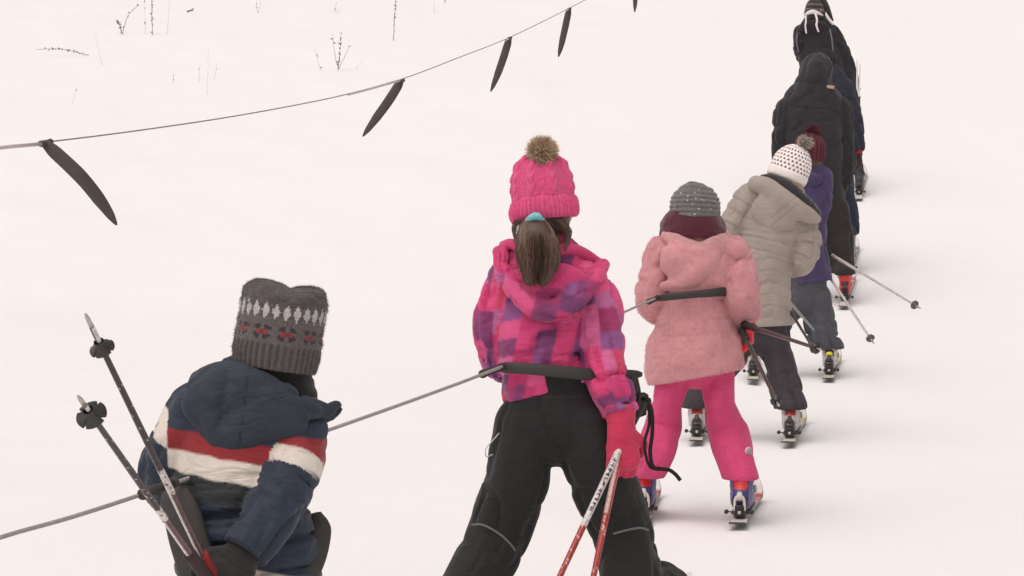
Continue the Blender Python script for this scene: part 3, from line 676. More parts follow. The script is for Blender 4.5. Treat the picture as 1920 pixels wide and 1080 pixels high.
hat(P1, (514, 690), (537, 541), d, [(8, 66, 66), (-1, 75, 75), (6, 79, 80), (45, 81, 83), (84, 80, 80), (104, 80, 78), (118, 80, 74), (134, 78, 62), (146, 71, 46), (153, 62, 28), (154, 46, 12), (153, 26, 1)], 372, 190, hc1, hd1,
    notch=lambda X, Y, H: np.clip((H - 100) / 40, 0, 1) * (6 * np.clip(np.abs(X - 4) / 40, 0, 1) - 4 * np.exp(-((X - 6) / 9) ** 2)), fz=(16000, .007, .0007, 3, .1, .3))

# ---- girl in the plaid pink jacket -------------------------------------------------------------------------------------------------
d = 7.45
PAL = np.array([C(222, 76, 130), C(226, 92, 144), C(206, 66, 120), C(222, 110, 160), C(170, 62, 112), C(142, 68, 116), C(124, 66, 112), C(194, 108, 158), C(150, 88, 144), C(214, 76, 110)])
WT = np.cumsum([.20, .15, .12, .09, .13, .10, .08, .07, .05, .06]); WT = WT / WT[-1]
def plaid(a, b, seed):                        # patchwork of printed blocks: a across, b along, in cells
    ia = np.floor(a); b2 = b + .5 * h01(ia, ia * 0 + seed, ia * 0 + 3); ib = np.floor(b2)
    sub = (h01(ia, ib, seed + 40) > .78); fa = a - ia; ia2 = np.where(sub, np.floor(fa * 2), 0)
    r = h01(ia * 2 + ia2, ib, np.zeros_like(ia) + seed); return PAL[np.searchsorted(WT, np.clip(r, 0, .999))]
def jc2(V, PT, AL, AN):
    px, py = pxy(V, d); sc = d / FPX
    o = plaid((px - 905 + .22 * (py - 600)) / 36, (py + .2 * (px - 1010)) / 33, 17)
    for k, sd_ in ((1, 11), (2, 23)):
        m = PT == k; rr = plaid(AN * 40 / 46 + 20.3, AL / sc / 44 + .3, sd_); o = np.where(m[:, None], rr, o)
    m = (PT == 2) & (AL / sc < 40); o = np.where(m[:, None], C(228, 92, 146), o)
    return o
P2, J2, T2, F2 = figure('girl in pink and purple plaid jacket with fur pompom hat and ponytail', d, ((858, 1262), (1212, 1266)),
    dict(L=1.15, top=C(222, 218, 216), accent=C(170, 40, 46), base=C(60, 56, 56), lever=C(214, 208, 200), labels=('left ski of the girl in the plaid pink jacket', 'right ski of the girl in the plaid pink jacket'), heel_at=.30),
    dict(shell=C(62, 60, 64), cuff=C(84, 82, 88), patch=C(170, 44, 48)), (.14, 54),
    [(1018, 462, 4, 48, 42), (1018, 488, 0, 78, 54), (1012, 540, 0, 92, 62), (1008, 610, 0, 84, 62), (1010, 670, 0, 76, 60), (1018, 705, 0, 84, 60), (1026, 735, 0, 84, 60)],
    [[(945, 522, 0, 38), (930, 580, 0, 37), (926, 635, 6, 34), (938, 682, 40, 30), (985, 690, 110, 26)],
     [(1100, 522, 0, 38), (1122, 575, -6, 41), (1127, 640, -14, 42), (1138, 700, -32, 40), (1155, 748, -46, 36), (1162, 776, -54, 32)]],
    [[(985, 800, 0, 58, 60), (968, 890, 0, 60, 60), (940, 985, 30, 57, 56), (918, 1040, 22, 57), (884, 1100, 0, 56)],
     [(1088, 800, 0, 60, 62), (1128, 900, 0, 61, 60), (1163, 985, 30, 56, 56), (1178, 1040, 22, 57), (1190, 1100, 0, 56)]],
    [(1028, 712, 0, 76, 56), (1030, 742, 0, 80, 60), (1036, 786, -4, 84, 66), (1043, 815, -2, 66, 58)], jc2,
    lambda V, PT, AL, AN: np.where((((pxy(V, d)[1] > 740) & (pxy(V, d)[1] < 744) & (PT == 0)))[:, None], C(54, 52, 52), C(43, 41, 42)),
    ((1020, 402, 2), 46, -4), td=both(creases(9.4, .10, .014, dens=.2, turn=.25), lumps(2, 14, .006)), ad=both(creases(12.6, .10, .018, dens=.3), lumps(5, 22, .002)), ld=both(creases(5.3, .17, .010, dens=.1), lumps(8, 9, .004)), pd=creases(4.1, .14, .007, turn=.3),
    h=.0046, ss=1, hend=(.25, 0, -.97),
    gl=(dict(pn=(0, 0, -1), sc=.95, col=C(205, 40, 78), cuffcol=C(205, 40, 78)), dict(pn=(-.3, .95, .1), dir=(.06, -.10, -.99), at=(1165, 800, -58), sc=1.08, col=C(206, 58, 92), cuffcol=C(212, 62, 96), cuff_len=.062, cuff_r=.039, curl=1.5, ts=1, h=.0035)))
hood2 = [Sw([(938, 470, -14, 13), (948, 515, -50, 16), (985, 564, -68, 18), (1030, 582, -72, 19), (1080, 560, -68, 19), (1114, 524, -44, 16), (1130, 498, -10, 10)], d, sub=8, disp=both(creases(3.3, .09, .012), lumps(6, 20, .004))),
         ball((1022, 528, -54), (78, 24, 46), d, 0, k=.012, disp=creases(8.1, .08, .010)),
         Sw([(944, 460, 6, 9), (962, 458, -34, 10), (1005, 478, -56, 11), (1060, 466, -42, 11), (1092, 474, -18, 11), (1122, 492, 0, 9)], d, sub=8, k=.008)]
def hc2(V, PT, AL, AN):
    px, py = pxy(V, d); o = plaid((px - 930 + .3 * (py - 500)) / 46, (py - .35 * np.abs(px - 1025)) / 34, 31); lin = (py < 540 - .004 * (px - 1022) ** 2)
    return np.where(lin[:, None], C(210, 68, 122), o)
soft('hood', hood2, .0048, hc2, 'nylon', J2, ss=1)
for a in (((884, 984, -60), (905, 984, -66), (935, 1000, -66), (955, 1018, -58), (966, 1032, -40)), ((1150, 1001, -55), (1175, 994, -62), (1200, 990, -58), (1216, 994, -44))):
    V, Q, T = tube(crom(np.array([W(x, y, d + z * d / FPX) for x, y, z in a]), 6), .0028, 6); mk('reflective_piping', V, Q, T, C(112, 108, 110), 'nylon', T2)
V, Q, T = tube(crom(np.array([W(936, 812, 7.36), W(922, 828, 7.34), W(911, 842, 7.33), W(912, 856, 7.34), W(924, 852, 7.36)]), 6), .0016, 6); mk('drawstring', V, Q, T, C(206, 200, 198), 'rope', T2)
PINK = C(232, 92, 144)
def hd2(u, q, h):
    br = np.clip((40 - h) / 5, 0, 1) * (q > 14); cab = np.sin(2 * np.pi * u * 9)
    knit = .8 * np.abs(np.sin(np.pi * h / 5)) + .6 * np.abs(np.sin(np.pi * u * 90))
    cable = 4.2 * np.clip(cab, -.35, 1) + 1.8 * np.clip(cab, 0, 1) * np.sin(2 * np.pi * h / 22 + 6 * cab)
    return br * (1.8 * np.sin(2 * np.pi * u * 46) + 1.2 * vn(np.cos(2 * np.pi * u) * 4, np.sin(2 * np.pi * u) * 4, h / 10)) + (1 - br) * (cable + knit)
hat(P2, (1021, 406), (1012, 290), d, [(10, 48, 52), (0, 52, 56), (-4, 58, 62), (4, 64, 68), (20, 65, 69), (34, 61, 65), (37, 57, 61), (44, 56, 60), (66, 55, 58), (88, 49, 51), (106, 37, 39), (115, 20, 22), (117, 2, 2)], 380, 190,
    lambda u, q, h: PINK * (.92 + .16 * h01(np.floor(u * 90), np.floor(h / 5))[..., None]), hd2, notch=lambda X, Y, H: np.where(H < 40, -7 * np.clip(-X / 60, 0, 1) ** 2, 0), fz=(14000, .006, .0007, 4, .1, .15))
HB = [o for o in P2.children if o.name.startswith('hat')][0]
pompom(HB, (1017, 285), 33, d, 3600, C(146, 118, 94), C(226, 202, 172), 3, .0026, .26, dd=-.045)
HAIR = C(90, 67, 54)
rg = np.random.default_rng(8)
def pony(path, n, jw, w, seed):
    K = crom(np.array([[*W(x, y, d + z * d / FPX), r * d / FPX, r2 * d / FPX] for x, y, z, r, r2 in path]), 3); m = len(K); parts = []
    rg = np.random.default_rng(seed); a = rg.uniform(0, 2 * np.pi, n); rr = np.sqrt(rg.uniform(.25, 1, n)); tw = rg.normal(0, .25, n)
    end = np.clip(rg.normal(.95, .10, n), .55, 1.08)
    t = np.linspace(0, 1, m); X = np.zeros((n, m, 2, 3))
    for i in range(m):
        tt = np.clip(t[i] * end, 0, 1); c = np.stack([np.interp(tt, t, K[:, k]) for k in range(5)], 1); an = a + tw * tt
        p = c[:, :3] + np.stack([np.cos(an) * rr * c[:, 3], np.sin(an) * rr * c[:, 4], np.zeros(n)], 1) + rg.normal(0, jw, (n, 3)) * tt[:, None]
        wd = w * (1 - .7 * t[i]); sd_ = np.stack([np.sin(an + 1.57), np.cos(an + 1.57) * .3, np.zeros(n)], 1)
        X[:, i, 0] = p - sd_ * wd; X[:, i, 1] = p + sd_ * wd
    V = X.reshape(-1, 3); b = (np.arange(n) * m * 2)[:, None] + (np.arange(m - 1) * 2)[None]
    Q = np.stack([b, b + 1, b + 3, b + 2], -1).reshape(-1, 4); cc = HAIR * rg.uniform(.45, 1.9, (n, 1)); return V, Q, None, np.repeat(cc, m * 2, 0)
core = [Sw([(1004, 408, -58, 13, 11), (1005, 438, -84, 31, 18), (1010, 478, -92, 36, 20), (1009, 506, -90, 28, 14), (1006, 524, -88, 12, 8)], d), ball((1020, 412, -2), (49, 54, 50), d, 0, k=.01)]
Vc, Qc = surfnet(core, .006)
hr = mk('hair', *join((Vc, Qc, None, HAIR * .8), pony([(1003, 406, -62, 14, 11), (1004, 428, -80, 30, 18), (1008, 460, -92, 40, 24), (1010, 495, -95, 38, 22), (1006, 534, -92, 18, 10)], 1400, .0030, .0020, 5),
   pony([(1030, 412, -50, 26, 10), (1046, 428, -44, 24, 12), (1056, 440, -36, 16, 14), (1052, 470, -60, 10, 8)], 260, .001, .001, 6),
   pony([(985, 412, -48, 20, 10), (975, 426, -46, 16, 12), (972, 446, -52, 9, 9), (976, 470, -70, 6, 6)], 160, .001, .001, 7)), mt='hair', parent=P2)
soft('hair_tie', [Sw([(991, 413, -66, 6, 11), (1003, 406, -78, 8, 13), (1015, 413, -66, 6, 11)], d, disp=folds(2.5, .012, .0015))], .003, C(132, 206, 212), 'knit', hr)

# ---- child in the rose plush coat -----------------------------------------------------------------------------------------------------
d = 10.25
ROSE = C(212, 150, 154)
def jc3(V, PT, AL, AN):
    n = vn(V[:, 0] * 9, V[:, 1] * 9, V[:, 2] * 16); n2 = vn(V[:, 0] * 28, V[:, 1] * 28, V[:, 2] * 60)
    return ROSE * (1 + .06 * n + .04 * n2)[:, None]
def rings(sp, A, seed): return lambda al, an, X: A * (np.abs(np.sin(np.pi * (al + .012 * vn(X[:, 0] * 9, X[:, 1] * 9, seed)) / sp)) ** .6 - .6)
PINK3 = C(214, 76, 124)
P3, J3, T3, F3 = figure('child in dusty rose plush coat, grey ribbed hat and hot pink trousers', d, ((1204, 982), (1382, 989)),
    dict(L=.92, top=C(228, 222, 220), accent=C(196, 60, 70), base=C(70, 64, 64), lever=C(226, 220, 206), labels=('left ski of the child in the rose plush coat', 'right ski of the child in the rose plush coat'), heel_at=.17, sc=.95),
    dict(shell=C(70, 58, 104), cuff=C(58, 68, 128), patch=C(214, 56, 58)), (.122, 34),
    [(1302, 436, 2, 36, 34), (1306, 460, 0, 66, 48), (1308, 510, 0, 76, 58), (1304, 555, 0, 64, 56), (1302, 605, 0, 74, 62), (1304, 650, 0, 88, 70), (1305, 684, 0, 95, 75), (1307, 706, 0, 84, 68)],
    [[(1243, 478, 0, 36), (1228, 522, -4, 34), (1225, 558, 0, 33), (1238, 578, 45, 31), (1275, 580, 130, 25)],
     [(1370, 478, 0, 37), (1386, 522, -18, 36), (1391, 558, -22, 35), (1398, 584, -14, 29), (1403, 600, -8, 22)]],
    [[(1266, 690, 0, 36, 44), (1256, 735, 0, 30, 38), (1250, 765, 6, 29, 36), (1241, 806, 20, 36, 38), (1228, 855, -22, 34)],
     [(1342, 685, 0, 36, 44), (1348, 735, 0, 30, 38), (1351, 768, 6, 30, 36), (1364, 812, 20, 38, 38), (1380, 862, -22, 35)]],
    [(1306, 630, 0, 66, 58), (1306, 665, 0, 68, 58), (1306, 680, 0, 50, 50)], jc3,
    lambda V, PT, AL, AN: np.tile(PINK3, (len(V), 1)), ((1304, 396, 0), 40, 4), jmat='plush', td=both(rings(.085, .005, 2.2), lumps(3, 13, .008), creases(6.4, .12, .012, w=.24)), ad=both(creases(3.7, .085, .011, w=.22, dens=.3), lumps(9, 24, .004)), ld=both(creases(8.8, .15, .008, dens=.1), lumps(8, 10, .003)),
    h=.0055, hend=(.18, 0, -.98), jname='coat', jfz=fuzz(26000, .009, .0014, 2, .5, .12),
    gl=(dict(pn=(0, 0, -1), sc=.9, col=C(222, 46, 58), cuffcol=C(222, 46, 58)), dict(pn=(-.9, .1, .2), dir=(.05, -.1, -.9), sc=.85, col=C(226, 50, 62), cuffcol=C(226, 50, 62), cuff_len=.04, cuff_r=.04, curl=1.1, ts=-1)))
hood3 = [ball((1292, 492, -48), (56, 22, 52), d, 10, disp=lumps(5, 26, .005)), Sw([(1352, 452, -34, 13), (1324, 492, -58, 14), (1284, 530, -58, 12), (1246, 536, -44, 9)], d, sub=8, k=.03, disp=lumps(7, 30, .004)),
         Sw([(1252, 442, -22, 13), (1270, 452, -42, 15), (1308, 472, -58, 15), (1336, 458, -46, 14), (1352, 446, -24, 12)], d, sub=8, k=.012, disp=lumps(2, 30, .003)), ball((1376, 470, -28), (26, 18, 26), d, 0, k=.03)]
soft('hood', hood3, .0055, lambda V, PT, AL, AN: jc3(V, PT, AL, AN) * np.where(((pxy(V, d)[1] < 462 - .006 * (pxy(V, d)[0] - 1310) ** 2))[:, None], C(196, 146, 148) / ROSE, 1.), 'plush', J3)
soft('scarf', [Sw([(1303, 398, 0, 40, 40), (1302, 416, 0, 50, 46), (1300, 432, -2, 62, 52), (1299, 446, -2, 66, 54)], d, sub=5, flat1=True, disp=both(lumps(3, 30, .003), folds(2.2, .04, .005)))], .0055, C(88, 40, 52), 'plush', P3)
def hd3(u, q, h): return 2.4 * np.abs(np.sin(np.pi * (h + 3 * np.sin(2 * np.pi * u + .6)) / 8.6)) + .8 * vn(np.cos(2 * np.pi * u) * 9, np.sin(2 * np.pi * u) * 9, h / 5)
def hc3(u, q, h):
    o = C(118, 116, 116) * (.9 + .2 * h01(np.floor(u * 160), np.floor(h / 2.2))[..., None]); o[h01(np.floor(u * 150), np.floor(h / 2.), 77) > .985] = C(225, 222, 222); return o
hat(P3, (1303, 410), (1303, 346), d, [(8, 36, 38), (0, 41, 43), (3, 45, 47), (16, 46, 48), (34, 44, 46), (48, 37, 39), (58, 24, 26), (63, 12, 13), (64, 1, 1)], 260, 130, hc3, hd3, notch=lambda X, Y, H: 5 * np.exp(-((X + 8) / 16) ** 2) * np.clip((H - 45) / 20, 0, 1), fz=(5000, .006, .001, 5, .1, .3))
bp = W(1403, 846, d - 48 * d / FPX); bn = nrm([.55, -.82, .05])
mk('round_badge', *join((*tube(np.array([bp, bp + bn * .004]), .017, 20), C(226, 196, 200)), (*tube(np.array([bp + bn * .002, bp + bn * .0065]), .012, 16), C(168, 158, 160))), mt='plastic', parent=T3)

# ---- child in the beige quilted coat --------------------------------------------------------------------------------------------------
d = 13.05
BEI = C(166, 155, 146)
def td4(al, an, X):
    px = 960 + X[:, 0] * FPX / d; py = 540 - (X[:, 2] - CZ) * FPX / d
    v = (py - .30 * np.abs(px - 1440) * np.where(py > 478, 1., -.6)) / 22; ds = np.abs(v - np.round(v)) * 22; bv = py - .22 * (px - 1440); belt = (bv > 452) & (bv < 474)
    edge = np.minimum(np.abs(bv - 452), np.abs(bv - 474))
    return np.where(belt, .003, .0034 * (.5 * np.sqrt(np.abs(np.sin(np.pi * v))) - 1.2 * np.exp(-(ds / 2.2) ** 2))) - .006 * np.exp(-(edge / 2.2) ** 2) + creases(3.3, .16, .005)(al, an, X)
P4, J4, T4, F4 = figure('child in beige quilted hooded coat and white patterned pompom hat', d, ((1305, 832), (1477, 835)),
    dict(L=1.05, top=C(230, 224, 210), accent=C(190, 170, 120), base=C(66, 60, 58), lever=C(70, 66, 66), labels=('left ski of the child in the beige quilted coat', 'right ski of the child in the beige quilted coat'), heel_at=.20, sc=1.0),
    dict(shell=C(168, 160, 160), cuff=C(186, 178, 176), patch=C(160, 44, 46)), (.116, 31),
    [(1472, 352, 2, 28, 26), (1462, 372, 0, 54, 38), (1452, 415, 0, 64, 48), (1438, 465, 0, 56, 46), (1430, 520, 0, 52, 46), (1430, 570, 0, 53, 48), (1436, 612, 0, 54, 48)],
    [[(1406, 368, 0, 27), (1380, 410, -4, 25), (1370, 442, 4, 23), (1390, 462, 50, 21), (1425, 468, 110, 17)], [(1500, 420, 0, 29), (1512, 452, -10, 27), (1506, 486, -12, 24), (1482, 500, 24, 20), (1462, 502, 70, 16)]],
    [[(1410, 622, 0, 31, 34), (1372, 664, 0, 30, 32), (1335, 715, -16, 28)], [(1448, 622, 0, 31, 34), (1456, 662, 0, 30, 32), (1469, 715, -16, 29)]],
    [(1432, 560, 0, 44, 42), (1430, 605, 0, 46, 42), (1430, 630, 0, 40, 38)], flatc(BEI), flatc(C(66, 60, 65)), ((1474, 330, 0), 31, 22), jmat='padded', td=td4, ad=quilt(.055, .005, .0, .007, 5.), ld=both(creases(4.8, .14, .014, dens=.2), lumps(8, 10, .004)), h=.006, hend=(.05, 0, -1), jname='coat',
    gl=(dict(pn=(0, 0, -1), sc=.95, col=BLACK, cuffcol=BLACK, h=.006), dict(pn=(0, 0, -1), sc=.95, col=BLACK, cuffcol=BLACK, h=.006)))
hood4 = [ball((1458, 388, -40), (50, 20, 46), d, -18, disp=folds(2.6, .05, .004)), Sw([(1418, 345, -22, 16), (1440, 352, -42, 18), (1480, 380, -50, 18), (1512, 402, -38, 16), (1530, 410, -14, 10)], d, k=.02), ball((1464, 420, -42), (28, 13, 16), d, 0, k=.03)]
soft('hood', hood4, .006, lambda V, PT, AL, AN: np.tile(BEI * 1.03, (len(V), 1)) * np.where((np.abs(np.abs(pxy(V, d)[1] - 392 + .8 * (pxy(V, d)[0] - 1470)) - 8) < 1.0) & (pxy(V, d)[0] > 1440), .72, 1.)[:, None], 'padded', J4)
soft('collar_lining', [Sw([(1430, 334, -18, 7, 6), (1448, 335, -34, 10, 9), (1478, 352, -48, 13, 10), (1506, 378, -44, 14, 10), (1530, 400, -16, 11, 10)], d, sub=8, disp=folds(3.1, .03, .004))], .005, C(58, 58, 60), 'plush', J4)
def hc4(u, q, h):
    o = np.tile(C(250, 240, 236, 1.0), u.shape + (1,)).reshape(u.shape + (3,)); row = np.floor((h - 15) / 7.2); y = ((h - 15) / 7.2) - row
    x = (u * 28 + .5 * (row % 2)) % 1; tri = (h > 15) & (h < 60) & (np.abs(x - .5) < .40 * (1 - y * 1.35)) & (y > .08); o[tri] = C(62, 56, 66); return o
H4 = hat(P4, (1474, 335), (1500, 271), d, [(6, 30, 31), (-2, 34, 36), (1, 37, 39), (12, 38, 40), (14, 37, 39), (34, 36, 37), (50, 29, 30), (62, 16, 17), (67, 1, 1)], 288, 150, hc4, lambda u, q, h: .7 * np.abs(np.sin(np.pi * u * 72)) + .5 * np.abs(np.sin(np.pi * h / 2.7)), fz=(3000, .005, .001, 5, .1, .05))
pompom(H4, (1510, 269), 18, d, 900, C(120, 112, 106), C(226, 214, 200), 7, .004, .25, dd=-.02)
soft('hair', [ball((1476, 342, -4), (32, 34, 24), d, 22, disp=folds(1.4, .02, .002))], .006, C(176, 146, 118), 'hair', P4)

# ---- child in the purple jacket -------------------------------------------------------------------------------------------------------
d = 15.75
PUR = C(74, 63, 98)
P5, J5, T5, F5 = figure('child in purple jacket and dark red pompom hat with silver poles', d, ((1412, 717), (1552, 714)),
    dict(L=1.1, top=C(228, 220, 200), accent=C(206, 190, 120), base=C(70, 64, 60), lever=C(70, 66, 64), labels=('left ski of the child in the purple jacket', 'right ski of the child in the purple jacket'), heel_at=.22, sc=1.05),
    dict(shell=C(176, 170, 168), cuff=C(190, 184, 182), patch=C(60, 56, 56), knob=C(232, 214, 60)), (.125, 24),
    [(1512, 304, 2, 20, 19), (1510, 322, 0, 36, 28), (1508, 365, 0, 42, 34), (1509, 430, 0, 40, 34), (1514, 490, 0, 40, 36), (1520, 531, 0, 40, 36)],
    [[(1478, 335, 0, 20), (1466, 385, 0, 18), (1470, 435, 24, 16), (1486, 465, 70, 13)], [(1540, 333, 0, 20), (1540, 380, -6, 18), (1534, 425, 0, 17), (1534, 465, 22, 14), (1542, 482, 40, 11)]],
    [[(1494, 560, 0, 27, 30), (1458, 605, 0, 26, 28), (1430, 648, -10, 24)], [(1530, 560, 0, 28, 30), (1537, 602, 0, 29, 29), (1545, 638, -10, 27)]],
    [(1514, 490, 0, 34, 32), (1514, 535, 0, 36, 33), (1512, 566, 0, 32, 30)], flatc(PUR), flatc(C(82, 82, 88)), ((1517, 284, 0), 25, 5), td=both(creases(3.9, .14, .014, turn=.3), lumps(3, 10, .006)), ad=creases(5.5, .10, .016, dens=.2), ld=both(creases(2.8, .11, .018, dens=.3), lumps(8, 12, .004)), h=.007,
    gl=(dict(pn=(0, 0, -1), sc=1., col=BLACK, cuffcol=BLACK, h=.006), dict(pn=(-.9, 0, -.1), sc=.8, col=BLACK, cuffcol=BLACK, h=.006)))
soft('hood', [ball((1512, 336, -28), (30, 12, 18), d, 0, disp=folds(4.4, .04, .004))], .007, PUR * .95, 'nylon', J5)
H5 = hat(P5, (1516, 302), (1520, 248), d, [(6, 22, 24), (-1, 26, 28), (4, 29, 30), (16, 29, 30), (30, 28, 29), (42, 22, 23), (50, 12, 13), (53, 1, 1)], 150, 70, lambda u, q, h: C(94, 40, 54) * (.85 + .3 * h01(np.floor(u * 60), np.floor(h / 3))[..., None]), lambda u, q, h: 1.2 * np.sin(2 * np.pi * u * 22) + 1. * np.abs(np.sin(np.pi * h / 4)), fz=(4000, .010, .0016, 6, .1, .3))
pompom(H5, (1525, 249), 18, d, 900, C(78, 32, 44), C(112, 52, 66), 9, .005, .3)
soft('hair', [ball((1516, 300, -3), (26, 27, 22), d, 0)], .007, C(80, 58, 48), 'hair', P5)
for x, y, dx in ((1553, 634, -30), (1414, 634, -24)):
    p = W(x, y, d + dx * d / FPX); parts = []
    for k in range(4):
        a = math.pi * k / 4; v = np.array([math.cos(a), 0, math.sin(a)]) * .016; parts.append((*rbox(p, v, np.array([0, .003, 0]), np.cross(v, [0, 1, 0]) * .22), C(196, 196, 202)))
    mk('star_badge', *join(*parts), mt='plastic', parent=T5)

# ---- adult in the charcoal jacket with the hood up ------------------------------------------------------------------------------------
d = 19.7
CHA = C(50, 47, 50)
def jc6(V, PT, AL, AN):
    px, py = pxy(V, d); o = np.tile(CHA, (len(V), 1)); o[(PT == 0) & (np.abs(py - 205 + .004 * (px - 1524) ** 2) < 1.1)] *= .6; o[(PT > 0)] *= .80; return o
P6, J6, T6, F6 = figure('adult in plain charcoal jacket with the hood pulled up', d, ((1495, 576), (1581, 579)),
    dict(L=1.5, top=C(232, 226, 224), accent=C(190, 120, 116), base=C(80, 74, 72), lever=C(60, 56, 56), labels=('left ski of the adult in the charcoal jacket', 'right ski of the adult in the charcoal jacket'), heel_at=.30, sc=1.15, wid=.075),
    dict(shell=C(176, 44, 46), cuff=C(206, 52, 54), patch=C(60, 54, 54)), (.165, 19),
    [(1528, 168, 2, 26, 24), (1526, 190, 0, 54, 36), (1524, 240, 0, 60, 44), (1524, 300, 0, 56, 44), (1527, 350, 0, 56, 44)],
    [[(1474, 204, 0, 23), (1467, 255, 0, 21), (1468, 305, 8, 19), (1484, 340, 40, 15)], [(1574, 204, 0, 23), (1580, 255, 0, 21), (1584, 310, 0, 20), (1581, 346, 2, 16)]],
    [[(1512, 400, 0, 34, 36), (1500, 450, 0, 30, 32), (1496, 500, -14, 24)], [(1556, 400, 0, 36, 36), (1568, 450, 0, 32, 33), (1577, 500, -14, 25)]],
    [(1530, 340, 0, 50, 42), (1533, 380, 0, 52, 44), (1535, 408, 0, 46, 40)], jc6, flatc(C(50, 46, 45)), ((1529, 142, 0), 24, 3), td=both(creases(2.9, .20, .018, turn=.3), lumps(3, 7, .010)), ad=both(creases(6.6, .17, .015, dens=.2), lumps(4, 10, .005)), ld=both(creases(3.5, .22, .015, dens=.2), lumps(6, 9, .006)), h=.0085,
    gl=(dict(pn=(0, 0, -1), sc=1.1, col=BLACK, cuffcol=BLACK, h=.007), dict(pn=(-.9, 0, -.1), sc=1.15, col=BLACK, cuffcol=BLACK, h=.007)))
soft('hood', [Sw([(1531, 124, 4, 26, 29), (1529, 134, 0, 30, 33), (1526, 148, -4, 32, 33), (1523, 168, -8, 38, 30), (1523, 182, -14, 42, 22)], d, sub=6, disp=both(creases(3.6, .14, .018, turn=.35), lumps(5, 12, .008)))], .008, CHA * 1.06, 'nylon', J6)
mk('collar_tab', *rbox(W(1556, 163, d - 30 * d / FPX), np.array([.032, 0, -.004]), np.array([0, .006, 0]), np.array([.002, 0, .011])), col=C(196, 164, 140), mt='nylon', parent=J6)

# ---- skier in the navy jacket behind -----------------------------------------------------------------------------------------------------
d = 21.05
P7, J7, T7, F7 = figure('skier in navy jacket and black hat half hidden behind the charcoal jacket', d, ((1522, 524), (1590, 522)),
    dict(L=1.5, top=C(226, 220, 220), accent=C(120, 120, 130), base=C(90, 86, 84), lever=C(60, 56, 56), labels=('left ski of the skier in the navy jacket', 'right ski of the skier in the navy jacket'), heel_at=.30, sc=1.1, wid=.075),
    dict(shell=C(110, 108, 112), cuff=C(150, 148, 152), patch=C(60, 58, 60)), (.24, 14),
    [(1547, 132, 2, 22, 20), (1548, 156, 0, 44, 30), (1552, 205, 0, 50, 38), (1558, 270, 0, 48, 38), (1560, 325, 0, 46, 38)],
    [[(1508, 168, 0, 20), (1500, 220, 0, 18), (1506, 265, 20, 16), (1525, 285, 60, 13)], [(1584, 166, 0, 20), (1596, 215, -2, 19), (1604, 258, -8, 17), (1609, 284, -14, 13)]],
    [[(1540, 370, 0, 26), (1532, 415, 0, 22), (1527, 450, -12, 18)], [(1578, 370, 0, 26), (1590, 415, 0, 20), (1592, 445, -12, 17)]],
    [(1558, 315, 0, 40, 36), (1560, 350, 0, 42, 36), (1560, 378, 0, 38, 34)], flatc(C(46, 48, 60)), flatc(C(44, 48, 66)), ((1546, 118, 0), 17, 2), td=creases(3.1, .16, .014), ad=creases(4.9, .15, .014, dens=.3), ld=creases(5.2, .16, .014), h=.009, jmat='padded',
    gl=(dict(pn=(0, 0, -1), sc=1., col=BLACK, cuffcol=BLACK, h=.008), dict(pn=(-.9, 0, -.1), sc=.95, col=C(58, 40, 44), cuffcol=C(176, 50, 54), cuff_len=.05, h=.006)))
hat(P7, (1545, 124), (1546, 84), d, [(4, 18, 19), (-1, 21, 22), (4, 23, 24), (16, 23, 23), (26, 18, 18), (33, 9, 9), (35, 1, 1)], 120, 60, lambda u, q, h: C(44, 40, 42) * (.8 + .4 * h01(np.floor(u * 50), np.floor(h / 2))[..., None]), lambda u, q, h: .8 * np.sin(2 * np.pi * u * 24), fz=(2500, .012, .003, 6, .1, .3))

soft('collar', [Sw([(1546, 122, 0, 22, 22), (1547, 145, 0, 28, 26)], d)], .009, C(46, 48, 60), 'nylon', J7)
# ---- person at the head of the line ----------------------------------------------------------------------------------------------------------
d = 24.9
def jc8(V, PT, AL, AN): return np.tile(C(46, 42, 45), (len(V), 1))
P8, J8, T8, F8 = figure('skier at the head of the line in black jacket and striped tailed hat', d, ((1545, 375), (1609, 377)),
    dict(L=1.5, top=C(226, 222, 222), accent=C(150, 146, 150), base=C(90, 86, 84), lever=C(60, 56, 56), labels=('left ski of the skier in the striped hat', 'right ski of the skier in the striped hat'), heel_at=.30, sc=1.1, wid=.075),
    dict(shell=C(60, 56, 60), cuff=C(76, 70, 72), patch=C(56, 50, 52)), (.15, 11),
    [(1529, 36, 2, 17, 16), (1531, 54, 0, 32, 24), (1535, 90, 0, 40, 30), (1545, 140, 0, 42, 32), (1553, 190, 0, 42, 34), (1558, 222, 0, 42, 34)],
    [[(1505, 62, 0, 16), (1500, 85, -6, 14), (1505, 104, 24, 13), (1526, 112, 60, 10)], [(1560, 64, 0, 18), (1577, 98, 0, 17), (1591, 138, 0, 15), (1602, 172, -8, 12)]],
    [[(1545, 245, 0, 22), (1544, 290, 0, 18), (1546, 325, -12, 14)], [(1580, 240, 0, 22), (1598, 285, 0, 16), (1606, 322, -12, 13)]],
    [(1558, 205, 0, 36, 32), (1560, 235, 0, 36, 32), (1560, 255, 0, 32, 28)], jc8, flatc(C(52, 46, 46)), ((1529, 22, 0), 17, 3), td=creases(3.7, .16, .014), ad=creases(7.9, .16, .015, dens=.2), ld=creases(3.2, .16, .014), h=.0095,
    gl=(dict(pn=(0, 0, -1), sc=1.05, col=BLACK, cuffcol=BLACK, h=.008), dict(pn=(-.9, 0, -.1), sc=1.05, col=BLACK, cuffcol=C(60, 50, 52), h=.007)))
soft('hood', [ball((1525, 50, -22), (26, 10, 17), d, 0, disp=folds(2.2, .05, .008))], .009, C(48, 42, 48), 'nylon', J8)
soft('hair', [ball((1528, 30, -2), (18, 19, 16), d, 0)], .009, C(58, 48, 46), 'hair', P8)
